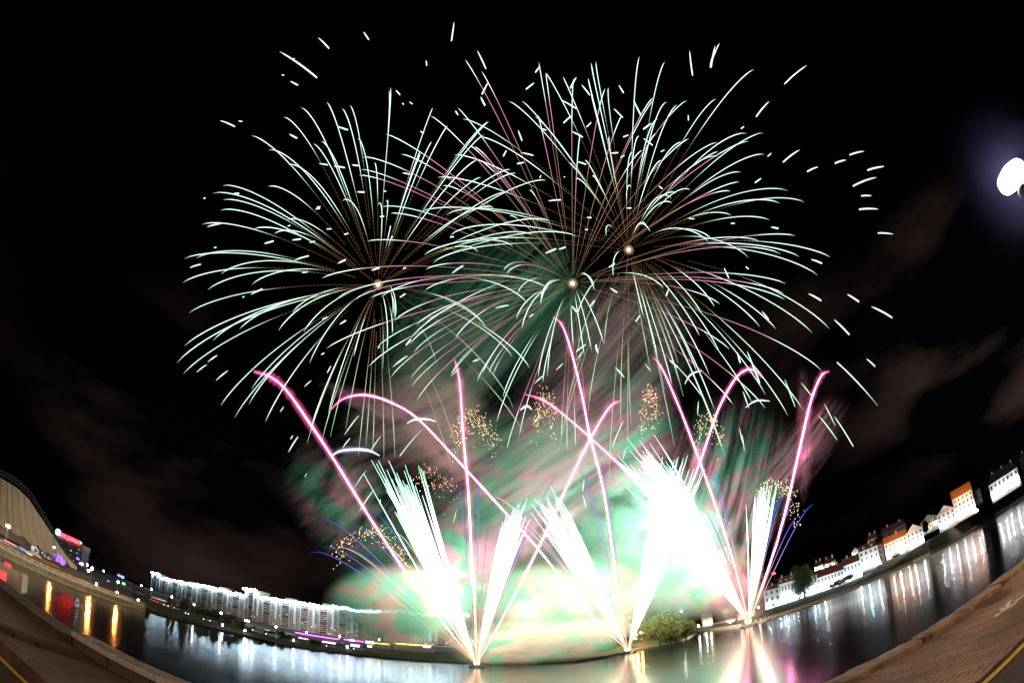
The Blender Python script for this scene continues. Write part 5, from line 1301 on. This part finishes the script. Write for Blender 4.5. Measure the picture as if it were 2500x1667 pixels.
def smoke_mat(name, ca, cb, dens, stretch, seed, thr=(.46, .68), scale=2.2, cscale=1.3, edge=.55):
    m = bpy.data.materials.new(name); m.use_nodes = True; t = m.node_tree; t.nodes.clear(); L = t.links
    o = N(t, 'ShaderNodeOutputMaterial'); v = N(t, 'ShaderNodeVolumePrincipled'); v.inputs['Anisotropy'].default_value = 0; v.inputs['Absorption Color'].default_value = (0, 0, 0, 1)
    tc = N(t, 'ShaderNodeTexCoord'); ln = N(t, 'ShaderNodeVectorMath', operation='LENGTH'); L.new(tc.outputs['Object'], ln.inputs[0])
    mp = N(t, 'ShaderNodeMapping'); mp.inputs['Scale'].default_value = stretch; mp.inputs['Location'].default_value = (seed*3.7, seed*1.9, seed*2.3)
    L.new(tc.outputs['Object'], mp.inputs[0])
    n = N(t, 'ShaderNodeTexNoise'); n.inputs['Scale'].default_value = scale; n.inputs['Detail'].default_value = 4; n.inputs['Roughness'].default_value = .62; n.inputs['Distortion'].default_value = .6
    L.new(mp.outputs[0], n.inputs[0])
    mr = N(t, 'ShaderNodeMapRange', interpolation_type='SMOOTHSTEP'); mr.inputs['From Min'].default_value = thr[0]; mr.inputs['From Max'].default_value = thr[1]
    L.new(n.outputs[0], mr.inputs[0])
    ed = N(t, 'ShaderNodeMapRange', interpolation_type='SMOOTHSTEP'); ed.inputs['From Min'].default_value = 1; ed.inputs['From Max'].default_value = 1-edge
    L.new(ln.outputs['Value'], ed.inputs[0])
    mu = N(t, 'ShaderNodeMath', operation='MULTIPLY'); L.new(mr.outputs[0], mu.inputs[0]); L.new(ed.outputs[0], mu.inputs[1])
    m2 = N(t, 'ShaderNodeMath', operation='MULTIPLY'); L.new(mu.outputs[0], m2.inputs[0]); m2.inputs[1].default_value = dens
    L.new(m2.outputs[0], v.inputs['Density'])
    ge = N(t, 'ShaderNodeNewGeometry')
    mp2 = N(t, 'ShaderNodeMapping'); mp2.inputs['Scale'].default_value = (.060, .006, .085) if stretch[2] < 1.5 else (.030, .006, .105); mp2.inputs['Rotation'].default_value = (0, 0 if stretch[2] < 1.5 else rad(-50), 0)
    n2 = N(t, 'ShaderNodeTexNoise'); n2.inputs['Scale'].default_value = 1; n2.inputs['Detail'].default_value = 3; n2.inputs['Distortion'].default_value = .8
    L.new(ge.outputs['Position'], mp2.inputs[0]); L.new(mp2.outputs[0], n2.inputs[0])
    r = N(t, 'ShaderNodeMapRange', interpolation_type='SMOOTHSTEP'); r.inputs['From Min'].default_value = .44; r.inputs['From Max'].default_value = .57
    L.new(n2.outputs[0], r.inputs[0]); mx = N(t, 'ShaderNodeMix', data_type='RGBA'); L.new(r.outputs[0], mx.inputs[0])
    mx.inputs[6].default_value = (*ca, 1); mx.inputs[7].default_value = (*cb, 1); L.new(mx.outputs[2], v.inputs['Color'])
    L.new(v.outputs[0], o.inputs['Volume']); return m
_ico = None
def cloud(px, py, D, wpx, hpx, deep, tilt, ca, cb, dens, lb, stretch=(1, 1, 1), thr=(.44, .66), scale=2.2, cscale=1.3, edge=.55, wld=False):
    global _ico
    if _ico is None:
        mb = MB(); mb.ball((0, 0, 0), 1.03, 0, 20, 12); tmp = mb.build('smoke_hull', []); _ico = tmp.data; bpy.data.objects.remove(tmp)
    me = _ico.copy(); me.materials.clear(); cloud.k += 1
    me.materials.append(smoke_mat('smoke_%d' % cloud.k, ca, cb, dens, stretch, cloud.k, thr, scale, cscale, edge))
    c = atd(px, py, D); S = (c-E0).length; d = ray(px, py)
    Xa = Vector((d.y, -d.x, 0)).normalized(); Ya = Vector((d.x, d.y, 0)).normalized()
    R = Matrix((Xa, Ya, Z)).transposed()
    o = bpy.data.objects.new('smoke_cloud', me); COL.objects.link(o)
    o.matrix_world = Matrix.Translation(c) @ R.to_4x4() @ Matrix.Rotation(tilt, 4, 'Y') @ Matrix.Diagonal((wpx/FPX*S, deep, hpx/FPX*S, 1))
    tag(o, lb, 'smoke', 'smoke clouds over the river', 'stuff')
cloud.k = 0
GR = (.20, .70, .44); PK = (.90, .46, .56); CR = (.95, .72, .55); MT = (.36, .88, .58); G2 = (.26, .55, .40); M2 = (.60, .95, .74); GY = (.58, .58, .50)  # coloured firework light is put into the smoke's own tints
streak = (.35, 1, 1.8)
# low banks
T_ = (.42, .58)
cloud(1300, 1430, 320, 520, 190, 34, 0, MT, CR, .040, 'wide pastel smoke backdrop behind all three barges', thr=(.28, .60), scale=3.4, cscale=3.2, edge=.7)
cloud(970, 1480, 200, 190, 115, 22, rad(-8), MT, CR, .16, 'low green and cream smoke over the yellow shops', thr=(.28, .56), scale=2.6, cscale=2.0)
cloud(1100, 1400, 215, 170, 180, 22, 0, GR, PK, .050, 'green and pink smoke behind the left barge', thr=T_, scale=3, cscale=2.4)
cloud(1270, 1570, 205, 190, 66, 22, rad(-4), MT, CR, .11, 'thick bright green smoke on the water right of the left barge', thr=(.38, .60), scale=2.6)
cloud(1410, 1560, 222, 140, 56, 20, rad(-6), CR, MT, .12, 'thick peach smoke low on the water before the middle barge', thr=(.36, .58), scale=2.8)
cloud(1400, 1470, 265, 210, 130, 26, 0, MT, CR, .080, 'cream smoke bank left of the middle barge', thr=(.36, .60), scale=2.8, cscale=2.2)
cloud(1560, 1340, 300, 260, 230, 32, 0, M2, MT, .060, 'brightest mint smoke around the big white fans', thr=T_, scale=3.4, cscale=2.4)
cloud(1660, 1450, 338, 190, 75, 26, rad(10), CR, MT, .085, 'cream green smoke above the willows', thr=(.32, .58), scale=2.6, cscale=1.8)
cloud(1790, 1430, 322, 90, 150, 18, rad(-18), PK, CR, .055, 'pink smoke at the right barge', thr=T_, scale=3)
cloud(1640, 1450, 320, 70, 55, 14, rad(-30), PK, PK, .06, 'small pink smoke puff right of the middle barge', thr=T_, scale=2.4)
cloud(1230, 1320, 240, 110, 75, 16, rad(-30), PK, PK, .045, 'pink smoke tangle where two comets cross over the left fan', thr=T_, scale=3)
# middle
cloud(1250, 1180, 240, 270, 220, 28, rad(-35), GR, PK, .040, 'pink and green smoke in the middle of the display', streak, thr=(.42, .62), scale=3.6, cscale=2.6)
cloud(1440, 1080, 272, 280, 200, 28, rad(-32), GR, PK, .032, 'grey-pink smoke under the middle burst', streak, thr=(.42, .62), scale=3.6, cscale=2.6)
cloud(850, 1240, 212, 230, 140, 22, rad(38), GR, PK, .022, 'dim green and pink smoke left of the far left comet', (2.2, 1, .5), (.44, .62), 3.2, 2.4)
cloud(1000, 1040, 235, 220, 150, 22, rad(-32), GY, PK, .022, 'thin greyish smoke under the left burst', streak, (.42, .62), 3.4, 2.4)
cloud(1060, 1010, 220, 150, 210, 22, rad(-30), GY, CR, .030, 'pale creamy smoke column between the long comet and the upright one', streak, (.40, .62), 3.2)
cloud(1250, 1480, 245, 230, 120, 26, 0, CR, MT, .06, 'soft peach haze between the left and middle barges', thr=(.26, .60), scale=2.6)
# high drifting streaks
cloud(1190, 760, 275, 370, 240, 34, rad(-54), G2, GR, .026, 'dark green streaky smoke between the left and middle bursts', (.18, 1, 2.8), (.47, .64), 5.0, 2.6)
cloud(1090, 900, 250, 270, 160, 24, rad(-56), GY, G2, .026, 'pale green smoke veil right below the left burst', (.18, 1, 2.6), (.46, .64), 4.4, 2.4)
cloud(1480, 880, 280, 320, 220, 34, rad(-46), GY, PK, .020, 'thin brown-grey smoke below the right burst', (.2, 1, 2.6), (.46, .64), 4.4, 2.4)
cloud(1760, 1180, 300, 200, 260, 24, rad(25), GR, PK, .030, 'pink and green smoke wisps left of the rightmost comet', (2.6, 1, .35), (.48, .64), 3.6, 2.6)
cloud(1950, 1110, 318, 200, 75, 16, rad(-32), GY, PK, .034, 'faint smoke wisp drifting right of the rightmost comet', (.4, 1, 2.0), (.48, .62), 3.4)
cloud(1965, 1050, 322, 26, 190, 8, rad(16), PK, PK, .05, 'thin pink smoke trail beside the rightmost comet', (1.2, 1, 1.4), (.46, .60), 4)
cloud(900, 985, 215, 150, 30, 8, rad(14), PK, PK, .07, 'pink smoke ribbon above the long curling comet', (1, 1, 1), (.44, .58), 4)
cloud(1060, 1090, 225, 170, 34, 8, rad(44), PK, PK, .06, 'pink smoke ribbon following the long curling comet down', (1, 1, 1), (.44, .58), 4)
# night mist added for the lens glow of the near street lamp
mb = MB(); mb.ball((0, 0, 0), 1, 0, 20, 12); o = mb.build('lamp_halo', smoke_mat('halo', (.48, .46, 1), (.48, .46, 1), .013, (1, 1, 1), 3, (.0, .1), 1, 1, .95))
o.matrix_world = Matrix.Translation(ats(2470, 430, (HD-E0).length)) @ Matrix.Diagonal((2.3, 2.3, 2.3, 1)); tag(o, 'pale mist added as lens glow round the near lamp lantern', 'halo', kind='stuff')

# ================================================================== STREET LIGHTING out of frame (the same promenade lamps, behind the camera)
for k, (x, y, P, c, lb) in enumerate([(-16, -7, 480, (1, .62, .36), 'promenade lamp behind the viewer, left'), (-2, -7, 500, (1, .62, .36), 'promenade lamp behind the viewer, centre'), (17, -3, 2150, (1, .60, .34), 'promenade lamp behind the viewer, right')]):
    e = empty('street_lamp', (x, y, PZ), lb, 'street lamp', 'promenade lamps behind the viewer')
    mb = MB(); mb.tube([(x, y, PZ), (x, y, PZ+8), (x, y+1.2, PZ+8.3)], [.1, .07, .05], 8); mb.build('pole', M_pole, e)
    mb = MB(); mb.box((x, y+1.4, PZ+8.28), (.4, .8, .14)); mb.build('lamp_head', M_pole, e)
    lamp('sodium_lamp', 'AREA', (x, y+1.4, PZ+8.15), P, c, .5)
# unseen spot set over the left quay, turned to the tent roof
lamp('flood_fill_light', 'SPOT', atd(-40, 1300, 200)+Z*6, 85e3, (1, .78, .5), 1.0, (atd(80, 1290, 290)-atd(-40, 1300, 200)-Z*6).to_track_quat('-Z', 'Y'), spread=2.0)
# unseen sodium-coloured spots added over the near bank to brighten the left quay
for (x, y, px, py, P) in ((-30, 3, 40, 1345, 115e3), (-12, 3, 200, 1430, 125e3), (-5, 3, 320, 1478, 80e3)):
    q = Vector((x, y, PZ+9)); t_ = atd(px, py, 190)
    lamp('flood_fill_light', 'SPOT', q, P, (1, .70, .42), .5, (t_-q).to_track_quat('-Z', 'Y'), spread=.45)
# area lights added behind the far trees to brighten the apartment row
for px, D, P in ((400, 420, 60e3), (480, 400, 55e3), (570, 380, 50e3), (670, 330, 40e3), (780, 320, 36e3), (890, 310, 34e3), (1010, 310, 34e3)):
    q = atd(px, 1500, D); q.z = 6; t_ = rowpt(px+12); t_.z = 20
    lamp('flood_fill_light', 'AREA', q, P, (1, .94, .88), 12, (t_-q).to_track_quat('-Z', 'Y'), size_y=1)
# ---- moored boat by the left quay wall
def boat():
    a, b = atd(-70, 1338, 92), atd(56, 1401, 88); zt = b.z; a.z = zt; bb = atd(48, 1449, 88)
    d = (b-a).normalized(); L_ = (b-a).length; s_ = Vector((-d.y, d.x, 0)); s_ = s_ if s_.dot(a) > 0 else -s_; fr = (d, s_, Z); zb = max(bb.z, .5); H = zt-zb
    c = a.lerp(b, .5); e = empty('moored_boat', Vector((c.x, c.y, 0)), 'grey boat cabin with red glowing windows moored at bottom left beyond the river wall', 'boat')
    m_ = MB(); m_.box(Vector((c.x, c.y, zb+H/2))+s_*2-d*.9, (L_-1.8, 4, H), 0, fr); m_.build('cabin', pmat('grey_boat_paint', (.20, .19, .20), .6, .1, .3), e)
    m_ = MB(); n = 10; x1 = b - d*1.8; r = .5
    prof = [(0, 0), (1.45, 0), (1.7, .25), (1.8, .5), (1.8, H-.5), (1.7, H-.2), (1.45, H), (0, H)]
    P1 = [Vector((x1.x, x1.y, zb))+d*u+Z*v-s_*.04 for u, v in prof]; P2 = [p+s_*4.08 for p in P1]; k = len(prof)
    m_.v += P1+P2; m_.f += [tuple(range(k))[::-1], tuple(range(k, 2*k))]+[(i, (i+1) % k, k+(i+1) % k, k+i) for i in range(k)]; m_.m += [0]*(k+2)
    m_.build('end_panel', pmat('beige_boat_paint', (.26, .21, .17), .6, .1, .3), e)
    m_ = MB(); m_.hexa([Vector((c.x, c.y, -.4))+d*i*(L_/2-1.5)+s_*(2+j*1.6) for i, j in ((-1,-1),(1,-1),(1,1),(-1,1))]+[Vector((c.x, c.y, zb))+d*i*(L_/2-.4)+s_*(2+j*2.0) for i, j in ((-1,-1),(1,-1),(1,1),(-1,1))])
    m_.build('hull', pmat('dark_boat_paint', (.06, .05, .05), .6), e)
    rw = emat('red_boat_window', (1, .05, .06), 2.2)
    for u, z0, z1, wd in ((4.0, .38, .78, 1.25), (7.5, .38, .78, 1.25)):
        m_ = MB(); m_.box(Vector((b.x, b.y, zb+H*(1-(z0+z1)/2)))-d*u-s_*.1, (wd, .3, H*(z1-z0)), 0, fr); m_.build('window', rw, e)
    m_ = MB(); m_.box(Vector((b.x, b.y, zt+.15))-d*3.2-s_*.1, (1.3, .5, .55), 0, fr); m_.build('red_lamp', rw, e)
    m_ = MB(); m_.box(Vector((b.x, b.y, zb+.1))-d*3.6-s_*.12, (2.0, .2, .5), 0, fr); m_.build('vent', M_car[1], e)
    m_ = MB(); m_.ball(Vector((b.x, b.y, zt+.5))-d*5.6, .55, 0, 12, 7, (1, 1, 1.3)); m_.build('funnel', M_gran, e)
boat()
